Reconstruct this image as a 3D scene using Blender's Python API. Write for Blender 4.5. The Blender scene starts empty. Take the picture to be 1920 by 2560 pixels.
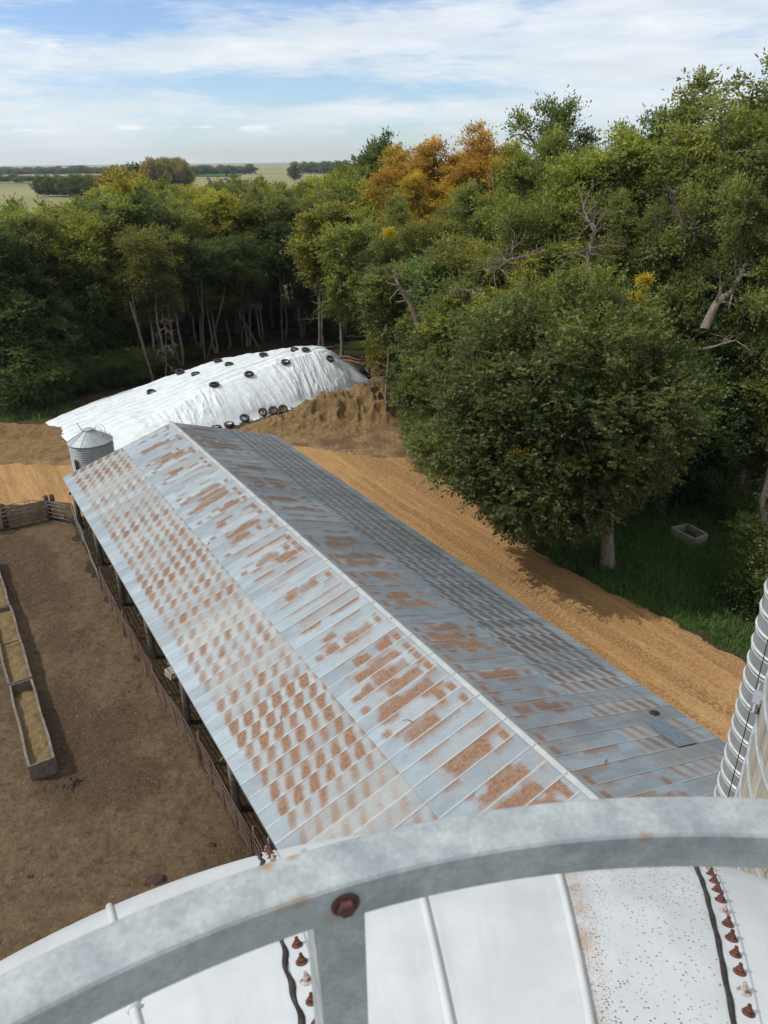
import bpy, bmesh, math, random
import numpy as np
from mathutils import Vector, Matrix
from mathutils.bvhtree import BVHTree
R_ = math.radians
SC = bpy.context.scene
COL = SC.collection

# ------------------------------------------------------------------ camera
CAMZ = 19.3
F_PX, PITCH, ROLL = 1850.5, R_(25.42), R_(-0.73)
fwd = Vector((0, math.cos(PITCH), -math.sin(PITCH)))
up0 = Vector((0, math.sin(PITCH), math.cos(PITCH)))
rt0 = Vector((1, 0, 0))
rt = rt0*math.cos(ROLL) + up0*math.sin(ROLL)
upv = -rt0*math.sin(ROLL) + up0*math.cos(ROLL)
cd = bpy.data.cameras.new('camera')
cam = bpy.data.objects.new('camera', cd); COL.objects.link(cam)
M = Matrix((rt, upv, -fwd)).transposed().to_4x4(); M.translation = (0, 0, CAMZ)
cam.matrix_world = M
cd.sensor_fit = 'HORIZONTAL'; cd.sensor_width = 36; cd.lens = 36*F_PX/1920
cd.clip_start = 0.05; cd.clip_end = 60000
cd.dof.use_dof = True; cd.dof.focus_distance = 40; cd.dof.aperture_fstop = 17
SC.camera = cam
K = 1920/1659.0
def ray(dx, dy):
    x = (dx*K-960)/F_PX; y = -(dy*K-1280)/F_PX
    return rt*x + upv*y + fwd
def at(dx, dy, z=0.0):
    d = ray(dx, dy); s = (z-CAMZ)/d.z
    return Vector((d.x*s, d.y*s, z))
def at_y(dx, dy, Y):
    d = ray(dx, dy); s = Y/d.y
    return Vector((d.x*s, Y, CAMZ+d.z*s))

# ------------------------------------------------------------------ light
SUN_AZ, SUN_EL = R_(-93), R_(48)          # azimuth from +Y, positive towards +X
sund = Vector((math.sin(SUN_AZ)*math.cos(SUN_EL), math.cos(SUN_AZ)*math.cos(SUN_EL), math.sin(SUN_EL)))
ld = bpy.data.lights.new('sun', 'SUN'); ld.energy = 3.1; ld.angle = R_(0.6); ld.color = (1.0, 0.95, 0.87)
sun = bpy.data.objects.new('sun', ld); COL.objects.link(sun)
sun.rotation_euler = (-sund).to_track_quat('-Z', 'Y').to_euler(); sun.location = (-40, 20, 60)
SC.view_settings.view_transform = 'Standard'; SC.view_settings.look = 'None'
SC.view_settings.exposure = 0.05; SC.view_settings.gamma = 1.0
SC.cycles.max_bounces = 6; SC.cycles.transparent_max_bounces = 8
SC.cycles.diffuse_bounces = 3; SC.cycles.glossy_bounces = 2; SC.cycles.volume_bounces = 0

# ------------------------------------------------------------------ node helper
class NT:
    def __init__(s, tree):
        s.t = tree; s.n = tree.nodes; s.l = tree.links
    def node(s, typ, ins=None, **kw):
        n = s.n.new(typ)
        for k, v in kw.items(): setattr(n, k, v)
        for k, v in (ins or {}).items():
            if isinstance(v, bpy.types.NodeSocket): s.l.new(v, n.inputs[k])
            else: n.inputs[k].default_value = v
        return n
    def math(s, op, a, b=None, c=None, clamp=False):
        ins = {0: a}
        if b is not None: ins[1] = b
        if c is not None: ins[2] = c
        return s.node('ShaderNodeMath', ins, operation=op, use_clamp=clamp).outputs[0]
    def noise(s, vec, scale, detail=4, rough=0.55, dist=0.0):
        i = {'Scale': scale, 'Detail': detail, 'Roughness': rough, 'Distortion': dist}
        if vec is not None: i['Vector'] = vec
        return s.node('ShaderNodeTexNoise', i).outputs['Fac']
    def ramp(s, fac, stops, interp='LINEAR'):
        n = s.node('ShaderNodeValToRGB', {0: fac}); e = n.color_ramp.elements; n.color_ramp.interpolation = interp
        while len(e) < len(stops): e.new(0.5)
        for el, (p, c) in zip(e, stops):
            el.position = p; el.color = (c, c, c, 1) if isinstance(c, (int, float)) else (*c, 1)
        return n.outputs[0]
    def mix(s, fac, a, b, blend='MIX'):
        n = s.node('ShaderNodeMix', data_type='RGBA', blend_type=blend)
        for i, v in ((0, fac), (6, a), (7, b)):
            if isinstance(v, bpy.types.NodeSocket): s.l.new(v, n.inputs[i])
            else: n.inputs[i].default_value = (*v, 1) if isinstance(v, tuple) and len(v) == 3 else v
        return n.outputs[2]
    def map(s, v, a, b, c=0.0, d=1.0):
        return s.node('ShaderNodeMapRange', {0: v, 1: a, 2: b, 3: c, 4: d}).outputs[0]
    def attr(s, name, out='Fac'):
        return s.node('ShaderNodeAttribute', attribute_name=name).outputs[out]
    def coord(s, out='Object'):
        return s.node('ShaderNodeTexCoord').outputs[out]
    def scale(s, v, sc, rot=(0, 0, 0), loc=(0, 0, 0)):
        return s.node('ShaderNodeMapping', {0: v, 1: loc, 2: rot, 3: sc}).outputs[0]
    def bump(s, h, strength=0.5, dist=0.02):
        return s.node('ShaderNodeBump', {'Strength': strength, 'Distance': dist, 'Height': h}).outputs[0]
def newmat(name):
    m = bpy.data.materials.new(name); m.use_nodes = True
    t = NT(m.node_tree); t.n.clear()
    o = t.node('ShaderNodeOutputMaterial')
    return m, t, o
def principled(name, build, rough=0.7, metal=0.0, spec=0.35):
    """build(t) -> dict with col, optional rough, bump, metal"""
    m, t, o = newmat(name); r = build(t)
    ins = {'Base Color': r['col'] if not isinstance(r['col'], tuple) else (*r['col'], 1), 'Roughness': r.get('rough', rough), 'Metallic': r.get('metal', metal), 'Specular IOR Level': spec}
    if 'bump' in r: ins['Normal'] = r['bump']
    b = t.node('ShaderNodeBsdfPrincipled', ins); t.l.new(b.outputs[0], o.inputs[0])
    return m
def simple(name, c1, c2, scale=6, rough=0.75, metal=0.0, bump=0.3, bscale=None, bdist=0.01, detail=6, spec=0.35):
    def f(t):
        v = t.coord()
        n = t.noise(v, scale, detail)
        return {'col': t.mix(t.ramp(n, [(0.35, 0.0), (0.65, 1.0)]), c1, c2), 'bump': t.bump(t.noise(v, bscale or scale*4, 5), bump, bdist)}
    return principled(name, f, rough, metal, spec)

# ------------------------------------------------------------------ world
W = bpy.data.worlds.new('World'); SC.world = W; W.use_nodes = True
wt = NT(W.node_tree); wt.n.clear()
wo = wt.node('ShaderNodeOutputWorld')
sky = wt.node('ShaderNodeTexSky', sky_type='NISHITA', sun_disc=False, sun_elevation=SUN_EL, sun_rotation=SUN_AZ, altitude=400, air_density=1.0, dust_density=0.3, ozone_density=1.6)
gv = wt.coord('Generated')
sx = wt.node('ShaderNodeSeparateXYZ', {0: gv})
az = wt.math('ARCTAN2', sx.outputs[0], sx.outputs[1])
el = wt.math('ARCSINE', sx.outputs[2])
def clouds(ax, ex, scale, detail, dist, off):
    c = wt.node('ShaderNodeCombineXYZ', {0: wt.math('MULTIPLY', az, ax), 1: wt.math('MULTIPLY_ADD', el, ex, off), 2: off})
    return wt.noise(c.outputs[0], scale, detail, 0.55, dist)
def gauss(ca, ce, wa, we, amp):
    a = wt.math('POWER', wt.math('MULTIPLY', wt.math('SUBTRACT', az, ca), 1/wa), 2.0)
    e = wt.math('POWER', wt.math('MULTIPLY', wt.math('SUBTRACT', el, ce), 1/we), 2.0)
    return wt.math('MULTIPLY', wt.math('EXPONENT', wt.math('MULTIPLY', wt.math('ADD', a, e), -1.0)), amp)
n1 = clouds(2.2, 9.0, 2.2, 8, 0.6, 3.3)
n1b = clouds(7, 42, 2.6, 8, 1.2, 6.1); base = wt.math('ADD', n1, wt.math('MULTIPLY', wt.math('SUBTRACT', n1b, 0.5), 0.42))
D = R_(1)
for g in [(-19*D, 8.0*D, 9*D, 0.9*D, -0.24), (-3*D, 9.6*D, 7*D, 0.8*D, -0.30), (2*D, 4.1*D, 12*D, 0.75*D, -0.26), (-15*D, 4.9*D, 7*D, 0.6*D, -0.20),
          (0*D, 7.2*D, 16*D, 1.5*D, 0.16), (18*D, 7.5*D, 14*D, 4*D, 0.22), (-10*D, 6.2*D, 10*D, 0.8*D, 0.14), (0, 1.0*D, 60*D, 1.2*D, -0.16), (-10*D, 3.2*D, 30*D, 0.5*D, 0.1), (-22*D,10*D,4*D,0.7*D,0.3)]:
    base = wt.math('ADD', base, gauss(*g))
base = wt.math('ADD', base, wt.math('MULTIPLY', wt.map(el, R_(12), R_(22), 0.0, 1.0), 0.22))  # extra bright cloud high above the view, added to lift the fill light
cm = wt.ramp(base, [(0.33, 0.06), (0.46, 0.40), (0.60, 0.80), (0.80, 1.0)])
# small cumulus row low over the horizon and one puff
n2 = clouds(11, 70, 2.0, 6, 0.4, 1.7)
low = wt.math('MULTIPLY', wt.ramp(n2, [(0.50, 0.0), (0.62, 1.0)]), wt.math('ADD', gauss(-16*D, 2.05*D, 20*D, 0.28*D, 0.75), gauss(-21*D, 6.9*D, 3.0*D, 0.38*D, 1.0)), clamp=True)
cloudc = wt.ramp(clouds(3, 14, 3.0, 6, 0.3, 8.1), [(0.3, (6.2, 6.85, 7.4)), (0.7, (7.8, 8.15, 8.4))])
lowc = (9.0, 9.0, 9.0)
skyt = wt.mix(0.88, (1, 1, 1), sky.outputs[0], 'MIX')
skyg = wt.mix(1.0, sky.outputs[0], (0.87, 0.99, 1.20), 'MULTIPLY')
c1 = wt.mix(cm, skyg, cloudc)
c2 = wt.mix(low, c1, lowc)
bg = wt.node('ShaderNodeBackground', {0: c2, 1: 0.115}); wt.l.new(bg.outputs[0], wo.inputs[0])

# ------------------------------------------------------------------ object helpers
def tag(o, label=None, cat=None, group=None, kind=None):
    if label: o['label'] = label
    if cat: o['category'] = cat
    if group: o['group'] = group
    if kind: o['kind'] = kind
    return o
def empty(name, loc=(0, 0, 0), rz=0.0, label=None, cat=None, group=None):
    o = bpy.data.objects.new(name, None); COL.objects.link(o); o.location = loc; o.rotation_euler = (0, 0, rz)
    o.empty_display_size = 0.3
    return tag(o, label, cat, group)
def meshobj(name, v, f, mat, parent=None, smooth=False, attrs=None):
    me = bpy.data.meshes.new(name)
    v = np.asarray(v, dtype=np.float32)
    if isinstance(f, np.ndarray):
        k = f.shape[1]
        me.vertices.add(len(v)); me.vertices.foreach_set('co', v.ravel())
        me.loops.add(f.size); me.loops.foreach_set('vertex_index', f.astype(np.int32).ravel())
        me.polygons.add(len(f)); me.polygons.foreach_set('loop_start', np.arange(0, f.size, k, dtype=np.int32))
        me.update(calc_edges=True)
    else:
        me.from_pydata([tuple(map(float, p)) for p in v], [], f); me.update()
    if smooth: me.polygons.foreach_set('use_smooth', np.ones(len(me.polygons), dtype=bool))
    for k_, a in (attrs or {}).items():
        at_ = me.attributes.new(k_, 'FLOAT', 'POINT'); at_.data.foreach_set('value', np.asarray(a, dtype=np.float32).ravel())
    me.materials.append(mat)
    o = bpy.data.objects.new(name, me); COL.objects.link(o)
    if parent is not None: o.parent = parent
    return o
class MB:
    """collects simple shapes into one mesh"""
    def __init__(s): s.v = []; s.f = []
    def add(s, vs, fs):
        b = len(s.v); s.v += [tuple(x) for x in vs]; s.f += [tuple(i+b for i in q) for q in fs]
    def box(s, c, size, ax=None):
        """c centre, size full extents, ax 3 unit axes"""
        X, Y, Z = ax or (Vector((1, 0, 0)), Vector((0, 1, 0)), Vector((0, 0, 1)))
        c = Vector(c); vs = []
        for k in (-.5, .5):
            for j in (-.5, .5):
                for i in (-.5, .5): vs.append(c+X*(i*size[0])+Y*(j*size[1])+Z*(k*size[2]))
        s.add(vs, [(0, 2, 3, 1), (4, 5, 7, 6), (0, 1, 5, 4), (2, 6, 7, 3), (0, 4, 6, 2), (1, 3, 7, 5)])
    def bar(s, a, b, w, h, up=Vector((0, 0, 1))):
        a = Vector(a); b = Vector(b); d = b-a; L = d.length; d.normalize()
        X = d.cross(up)
        if X.length < 1e-4: X = d.cross(Vector((0, 1, 0)))
        X.normalize(); Z = X.cross(d)
        s.box((a+b)/2, (w, L, h), (X, d, Z))
    def tube(s, pts, rad, n=8, caps=True):
        pts = [Vector(p) for p in pts]
        if not isinstance(rad, (list, tuple)): rad = [rad]*len(pts)
        b = len(s.v); prevX = None
        for i, p in enumerate(pts):
            d = (pts[min(i+1, len(pts)-1)]-pts[max(i-1, 0)]).normalized()
            if prevX is None:
                X = d.cross(Vector((0, 0, 1)))
                if X.length < 0.1: X = d.cross(Vector((0, 1, 0)))
            else: X = prevX-d*prevX.dot(d)
            X.normalize(); prevX = X; Y = d.cross(X)
            for k in range(n):
                a = 2*math.pi*k/n; s.v.append(tuple(p+(X*math.cos(a)+Y*math.sin(a))*rad[i]))
        for i in range(len(pts)-1):
            for k in range(n):
                k2 = (k+1) % n; s.f.append((b+i*n+k, b+i*n+k2, b+(i+1)*n+k2, b+(i+1)*n+k))
        if caps:
            s.f.append(tuple(b+k for k in range(n))[::-1]); s.f.append(tuple(b+(len(pts)-1)*n+k for k in range(n)))
    def lathe(s, prof, n=32, c=(0, 0, 0), cap=False):
        b = len(s.v)
        for r, z in prof:
            for k in range(n):
                a = 2*math.pi*k/n; s.v.append((c[0]+r*math.cos(a), c[1]+r*math.sin(a), c[2]+z))
        for i in range(len(prof)-1):
            for k in range(n):
                k2 = (k+1) % n; s.f.append((b+i*n+k, b+i*n+k2, b+(i+1)*n+k2, b+(i+1)*n+k))
        if cap: s.f.append(tuple(b+(len(prof)-1)*n+k for k in range(n)))
    def build(s, name, mat, parent=None, smooth=False, bevel=0.0):
        o = meshobj(name, s.v if s.v else [(0, 0, 0)], s.f, mat, parent)
        if smooth: o.data.polygons.foreach_set('use_smooth', np.ones(len(o.data.polygons), dtype=bool))
        if bevel:
            m = o.modifiers.new('b', 'BEVEL'); m.width = bevel; m.segments = 2; m.limit_method = 'ANGLE'
        return o
def copy_tree(o, parent=None):
    c = o.copy(); COL.objects.link(c)
    if parent is not None: c.parent = parent
    for ch in o.children: copy_tree(ch, c)
    return c

# ------------------------------------------------------------------ numpy noise
def _h(ix, iy, seed):
    n = (ix.astype(np.int64)*374761393 + iy.astype(np.int64)*668265263 + seed*1442695041) & 0x7fffffff
    n = ((n ^ (n >> 13))*1274126177) & 0x7fffffff
    return ((n ^ (n >> 16)) & 0xffff)/65535.0
def vn(x, y, seed=0):
    ix = np.floor(x); iy = np.floor(y); fx = x-ix; fy = y-iy
    fx = fx*fx*(3-2*fx); fy = fy*fy*(3-2*fy)
    a = _h(ix, iy, seed); b = _h(ix+1, iy, seed); c = _h(ix, iy+1, seed); d = _h(ix+1, iy+1, seed)
    return (a*(1-fx)+b*fx)*(1-fy)+(c*(1-fx)+d*fx)*fy
def fbm(x, y, seed=0, o=4):
    s = 0; a = 0.5; t = 0
    for i in range(o):
        s = s+a*vn(x*2**i+i*17.3, y*2**i+i*9.1, seed+i); t += a; a *= 0.5
    return s/t
def sstep(x, a, b):
    t = np.clip((x-a)/(b-a), 0, 1); return t*t*(3-2*t)
def poly_sd(x, y, P):
    """signed distance, positive inside"""
    P = np.array([(p[0], p[1]) for p in P]); n = len(P); d = np.full(x.shape, 1e9); ins = np.zeros(x.shape, bool)
    for i in range(n):
        a = P[i]; b = P[(i+1) % n]; e = b-a
        t = np.clip(((x-a[0])*e[0]+(y-a[1])*e[1])/(e@e), 0, 1)
        d = np.minimum(d, np.hypot(x-a[0]-t*e[0], y-a[1]-t*e[1]))
        c = ((a[1] > y) != (b[1] > y))
        with np.errstate(divide='ignore', invalid='ignore'):
            xi = (b[0]-a[0])*(y-a[1])/(b[1]-a[1] if b[1] != a[1] else 1e-9)+a[0]
        ins ^= c & (x < xi)
    return np.where(ins, d, -d)
def grid(x0, x1, y0, y1, st):
    xs = np.arange(x0, x1+st/2, st); ys = np.arange(y0, y1+st/2, st)
    X, Y = np.meshgrid(xs, ys); nx, ny = len(xs), len(ys)
    idx = np.arange(nx*ny).reshape(ny, nx)
    F = np.stack([idx[:-1, :-1], idx[:-1, 1:], idx[1:, 1:], idx[1:, :-1]], -1).reshape(-1, 4)
    return X.ravel(), Y.ravel(), F
def compact(v, f, attrs=None):
    u, inv = np.unique(f, return_inverse=True)
    return v[u], inv.reshape(f.shape), {k: a[u] for k, a in (attrs or {}).items()}

# barn coordinates: l along the barn, t across it
YAW = R_(31.24)
DL = Vector((-math.sin(YAW), math.cos(YAW), 0)); DT = Vector((math.cos(YAW), math.sin(YAW), 0)); UZ = Vector((0, 0, 1))
def B(l, t, z=0.0): return DL*l + DT*t + UZ*z
def BL(x, y): return (-math.sin(YAW)*x+math.cos(YAW)*y, math.cos(YAW)*x+math.sin(YAW)*y)

# ================================================================== GROUND
ROAD = [at(*p) for p in [(0, 1090), (-300, 1120)]] + [Vector((-70, 44, 0))] + [at(0, 1003), at(60, 1003), at(155, 1003)] + \
       [Vector((-14, 53.6, 0)), at(600, 952), at(700, 972), at(800, 985), at(870, 988), at(940, 1016), at(1000, 1066), at(1060, 1120), at(1130, 1168), at(1200, 1212), at(1350, 1290), at(1500, 1368), at(1610, 1425),
        Vector((18.5, 21, 0)), Vector((26, 10, 0)), Vector((16, 3, 0)), B(2, 17.0), B(42.5, 17.3), B(44.2, 16.5), B(44.0, 4.6), at(140, 1092)]
LOT = [B(3, 4.75), B(43.3, 4.72), at(110, 1122), at(0, 1152), at(-300, 1215), Vector((-48, 6, 0)), Vector((-20, -4, 0)), Vector((0, -2, 0))]
DIRT = [Vector((-46, 49, 0)), Vector((-34, 57.5, 0)), at(105, 908), Vector((-20, 62, 0)), Vector((-12, 72, 0)), Vector((0, 76, 0)), Vector((4.5, 66, 0)), at(905, 930), at(930, 1000), at(1010, 1050), at(1075, 1120), Vector((4, 40, 0)), Vector((-30, 44, 0))]
GRASS_R = [at(1050, 1110), at(1350, 1288), at(1610, 1425), Vector((20, 21, 0)), Vector((34, 22, 0)), Vector((30, 42, 0)), Vector((14, 44, 0))]
GRASS_L = [Vector((-60, 47, 0)), Vector((-46, 49, 0)), Vector((-35, 56, 0)), at(60, 908), at(150, 893), at(160, 875), at(60, 880), Vector((-46, 62, 0)), Vector((-60, 60, 0))]
def ground_h(x, y):
    return (fbm(x/9, y/9, 5, 3)-0.5)*0.25
nx, ny, nF = grid(-78, 62, -14, 118, 0.25)
h = ground_h(nx, ny)+(fbm(nx/0.8, ny/0.8, 9, 3)-0.5)*0.08
sr = poly_sd(nx, ny, ROAD); sl = poly_sd(nx, ny, LOT); sdirt = poly_sd(nx, ny, DIRT); sg = np.maximum(poly_sd(nx, ny, GRASS_R), poly_sd(nx, ny, GRASS_L))
nz = (fbm(nx/1.3, ny/1.3, 21, 4)-0.5)
h = h - sstep(sr+nz*0.8, 0.0, 0.9)*0.16 - sstep(sl, 0.2, 1.0)*0.2
aD = sstep(sdirt+nz*3.5, -0.8, 1.6); aG = sstep(sg+nz*3.0, -0.6, 0.8)
def m_ground(t):
    v = t.coord(); n = t.noise(v, 0.5, 6); n2 = t.noise(v, 5, 6); n3 = t.noise(v, 22, 4)
    litter = t.mix(t.ramp(n2, [(0.35, 0.0), (0.65, 1.0)]), (0.030, 0.022, 0.014), (0.075, 0.052, 0.030))
    dirt = t.mix(t.ramp(n2, [(0.36, 0.0), (0.64, 1.0)]), (0.13, 0.08, 0.042), (0.36, 0.24, 0.125))
    dirt = t.mix(t.ramp(n, [(0.42, 0.0), (0.6, 1.0)]), dirt, (0.13, 0.078, 0.045))
    dirt = t.mix(t.math('MULTIPLY', t.ramp(n3, [(0.62, 0.0), (0.72, 1.0)]), 0.5), dirt, (0.45, 0.33, 0.18))
    gr = t.mix(t.ramp(n2, [(0.3, 0.0), (0.7, 1.0)]), (0.028, 0.050, 0.012), (0.060, 0.088, 0.024))
    c = t.mix(t.attr('dirt'), litter, dirt); c = t.mix(t.attr('grass'), c, gr)
    hh = t.math('ADD', t.noise(v, 9, 6, 0.7), t.math('MULTIPLY', t.noise(v, 40, 3), 0.4))
    return {'col': c, 'bump': t.bump(hh, 0.9, 0.07)}
MG = principled('ground_soil', m_ground, 0.95, spec=0.1)
g_ = meshobj('ground', np.stack([nx, ny, h], -1), nF, MG, smooth=True, attrs={'dirt': aD, 'grass': aG}); tag(g_, kind='structure')

# ---- gravel road
x, y, F = grid(-72, 34, -2, 60, 0.125)
sd = poly_sd(x, y, ROAD); keep = (sd[F].max(1) > -1.6); F = F[keep]
ll, tt = BL(x, y)
# curved road coordinate: distance from right edge
nz = (fbm(x/1.1, y/1.1, 33, 4)-0.5)
edge = sd+nz*0.9
tr = tt + (fbm(ll/14, tt/60, 4, 2)-0.5)*1.6
tread = 0
for k, (t0, w, s_) in enumerate([(19.6, .26, 1), (21.4, .26, 1), (22.6, .34, 2), (24.1, .34, 2), (20.5, .3, 3), (23.3, .22, 3), (25.0, .3, 1)]):
    band = np.exp(-((tr-t0+(vn(ll/11, ll*0, 60+k)-.5)*1.2)/w)**2)*sstep(vn(ll/7, ll*0+k, 80+k), .25, .6)
    lug = 0.5+0.5*np.sin(ll*2*math.pi/0.34*s_**0.0+np.abs((tr-t0)/w)*3.0)
    tread = tread+band*(lug*0.045-0.035)
hr = ground_h(x, y)+(fbm(x/0.5, y/0.5, 41, 3)-.5)*0.035+(fbm(ll/5, tt/0.3, 43, 4)-.5)*0.09+tread
z = hr-0.14*(1-sstep(edge, -0.5, 0.35))+0.02
dark = np.clip(sstep(fbm(ll/9, tt/0.42, 51, 4), .44, .60)*.8+np.clip(-tread*40, 0, 1)*1.0, 0, 1)
def m_road(t):
    v = t.coord()
    vr = t.scale(v, (1, 1, 1), (0, 0, -YAW)); vs = t.scale(vr, (6, 0.5, 1))
    n = t.noise(vs, 0.9, 6, 0.6); n2 = t.noise(v, 9, 6, 0.75); big = t.noise(v, 0.25, 3)
    c = t.mix(t.ramp(n, [(0.36, 0.0), (0.64, 1.0)]), (0.285, 0.150, 0.060), (0.40, 0.240, 0.105))
    c = t.mix(t.math('MULTIPLY', t.attr('dark'), 0.85), c, (0.19, 0.10, 0.042))
    c = t.mix(t.ramp(n2, [(0.46, 0.0), (0.62, 0.75)]), c, (0.46, 0.30, 0.145)); c = t.mix(t.ramp(n2, [(0.34, .65), (0.46, 0.0)]), c, (0.19, 0.095, 0.035))
    c = t.mix(t.ramp(big, [(0.45, 0.0), (0.65, 0.35)]), c, (0.33, 0.18, 0.07))
    vo = t.node('ShaderNodeTexVoronoi', {'Vector': v, 'Scale': 9.0}); st = t.ramp(vo.outputs['Distance'], [(0.05, 1.0), (0.12, 0.0)])
    c = t.mix(t.math('MULTIPLY', st, t.ramp(t.noise(v, 3, 2), [(0.5, 0.0), (0.6, 0.8)])), c, (0.62, 0.52, 0.38))
    hh = t.math('ADD', t.noise(v, 30, 5, 0.7), t.math('MULTIPLY', t.noise(vs, 3.0, 5, 0.7), 1.4))
    return {'col': c, 'bump': t.bump(hh, 0.8, 0.03)}
MR = principled('orange_gravel', m_road, 0.95, spec=0.1)
V, F2, A = compact(np.stack([x, y, z], -1), F, {'dark': dark})
tag(meshobj('gravel_road', V, F2, MR, smooth=True, attrs=A), kind='structure')

# ---- feedlot
x, y, F = grid(-50, 4, -4, 45, 0.1)
sd = poly_sd(x, y, LOT); F = F[sd[F].max(1) > -0.4]
cl = fbm(x/0.32, y/0.32, 61, 3); big = fbm(x/2.6, y/2.6, 66, 3)
hz = ground_h(x, y)+(big-.5)*0.30+np.abs(cl-.5)*0.26*(0.4+big)+(fbm(x/0.75, y/0.75, 63, 3)-.5)*.16
ll, tt = BL(x, y)
path = np.exp(-((tt-1.3)/0.55)**2)*0.06*(0.4+fbm(ll/1.2, tt/1.2, 71, 3))
z = hz-path-0.2*(1-sstep(sd, -0.35, 0.15))+0.02
lot_dark = sstep(fbm(x/3.2, y/3.2, 77, 4)+0.28*np.exp(-((tt-1.4)/1.5)**2)*sstep(ll, 18, 24)+0.12*sstep(ll, 34, 42), .50, .68)  # darker soil in patches, stronger right of the bunks and towards the far end
def m_lot(t):
    v = t.coord(); n = t.noise(v, 2.2, 8, 0.65); n2 = t.noise(v, 16, 6, 0.7)
    c = t.mix(t.ramp(n, [(0.32, 0.0), (0.66, 1.0)]), (0.132, 0.083, 0.048), (0.245, 0.168, 0.098))
    c = t.mix(t.math('MULTIPLY', t.attr('lot_dark'), 0.75), c, (0.078, 0.050, 0.033))
    c = t.mix(t.ramp(n2, [(0.42, 0.0), (0.66, 0.5)]), c, (0.29, 0.21, 0.125))
    vo = t.node('ShaderNodeTexVoronoi', {'Vector': v, 'Scale': 9.0}); st = t.ramp(vo.outputs['Distance'], [(0.16, 1.0), (0.26, 0.0)])
    n5 = t.noise(v, 6.0, 6, .75); c = t.mix(t.ramp(n5, [(0.36, .6), (0.50, 0.0)]), c, (0.070, 0.045, 0.028))
    c = t.mix(t.math('MULTIPLY', st, t.ramp(t.noise(v, 3, 3), [(0.48, 0.0), (0.60, 0.7)])), c, (0.42, 0.31, 0.17))
    hh = t.math('ADD', t.noise(v, 7, 6, 0.75), t.math('MULTIPLY', t.noise(v, 28, 4, 0.6), 0.5))
    return {'col': c, 'bump': t.bump(hh, 1.0, 0.16)}
ML = principled('manure_soil', m_lot, 0.92, spec=0.15)
V, F2, A = compact(np.stack([x, y, z], -1), F, {'lot_dark': lot_dark})
tag(meshobj('feedlot_ground', V, F2, ML, smooth=True, attrs=A), kind='structure')

# dark clods on the lot
MCL = simple('dark_manure', (0.035, 0.022, 0.015), (0.07, 0.045, 0.03), 20, 0.9, bump=0.8, bscale=40)
rng = np.random.default_rng(5)
for i, (dx, dy, r) in enumerate([(338, 1902, .20), (455, 1829, .12), (150, 1690, .24), (62, 1897, .14)]):
    q = at(dx, dy, 0); cx_, cy_, cF = grid(q.x-.5, q.x+.5, q.y-.5, q.y+.5, .025); dd = np.hypot((cx_-q.x)/1.5, cy_-q.y)/r+(fbm(cx_/.12, cy_/.12, 900+i, 3)-.5)*1.6
    cz_ = .12*(1-sstep(dd, .1, 1.15))+(fbm(cx_/.05, cy_/.05, 910+i, 2)-.5)*.05-.05+ground_h(cx_, cy_)+np.interp(0, [0], [.06]); keep = (dd[cF].min(1) < 1.0); V, F2, _ = compact(np.stack([cx_, cy_, cz_], -1), cF[keep]); o = meshobj('manure_clod', V, F2, MCL, None, True)
    tag(o, ['dark ragged manure clod near the white silo edge', 'small dark clod on the lot left of the near fence', 'dark churned patch at the foot of the nearest feed bunk', 'flat dark dung pat in the lower left of the lot'][i], 'clod', 'dark clods on the feedlot')

# ---- farmland out to the horizon
def m_farm(t):
    v = t.coord(); vs = t.scale(v, (0.0016, 0.0055, 1), (0, 0, 0.12))
    vo = t.node('ShaderNodeTexVoronoi', {'Vector': vs, 'Scale': 1.0, 'Randomness': 0.7}, distance='CHEBYCHEV')
    sepc = t.node('ShaderNodeSeparateColor', {0: vo.outputs['Color']})
    c = t.ramp(sepc.outputs[0], [(0.0, (0.22, 0.195, 0.09)), (0.4, (0.27, 0.245, 0.12)), (0.7, (0.17, 0.175, 0.07)), (1.0, (0.29, 0.265, 0.14))])
    n = t.noise(t.scale(v, (0.01, 0.05, 1)), 1.0, 5); c = t.mix(t.ramp(n, [(0.35, 0.0), (0.7, 0.5)]), c, (0.20, 0.185, 0.09))
    return {'col': c, 'bump': t.bump(t.noise(v, 0.6, 4), 0.5, 0.5)}
MF = principled('crop_fields', m_farm, 0.95, spec=0.05)
rs = [0, 40, 80, 140, 240, 400, 650, 1000, 1600, 2600, 4200, 7000, 12000, 20000]
vs = []; fs = []; NA = 96
for i, r in enumerate(rs):
    for k in range(NA):
        a = 2*math.pi*k/NA; X = r*math.sin(a); Y = r*math.cos(a)
        roll = 0 if r < 300 else (fbm(np.array([X/900.]), np.array([Y/900.]), 90, 3)[0]-.5)*min(14, (r-240)*.012)
        vs.append((X, Y, -0.35+roll))
for i in range(len(rs)-1):
    for k in range(NA):
        k2 = (k+1) % NA; fs.append((i*NA+k, i*NA+k2, (i+1)*NA+k2, (i+1)*NA+k))
tag(meshobj('farmland', vs, fs, MF, smooth=True), kind='structure')
MGF = simple('green_field', (0.05, 0.13, 0.03), (0.07, 0.17, 0.045), 0.05, 0.95, bump=0.1, spec=0.05)
def field_patch(name, corners, mat, z):
    pts = [at(a, b, 0) for a, b in corners]; o = meshobj(name, [(p.x, p.y, z) for p in pts], [tuple(range(len(pts)))], mat); tag(o, kind='structure')
MTF = simple('ripe_field', (0.33, 0.29, 0.14), (0.40, 0.355, 0.19), 0.02, 0.95, bump=0.1, spec=0.05)
MTF2 = simple('stubble_field', (0.235, 0.22, 0.10), (0.29, 0.265, 0.13), 0.03, 0.95, bump=0.1, spec=0.05)
field_patch('green_field', [(318, 381), (318, 375.5), (520, 375.0), (520, 380)], MGF, 0.6)

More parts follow.
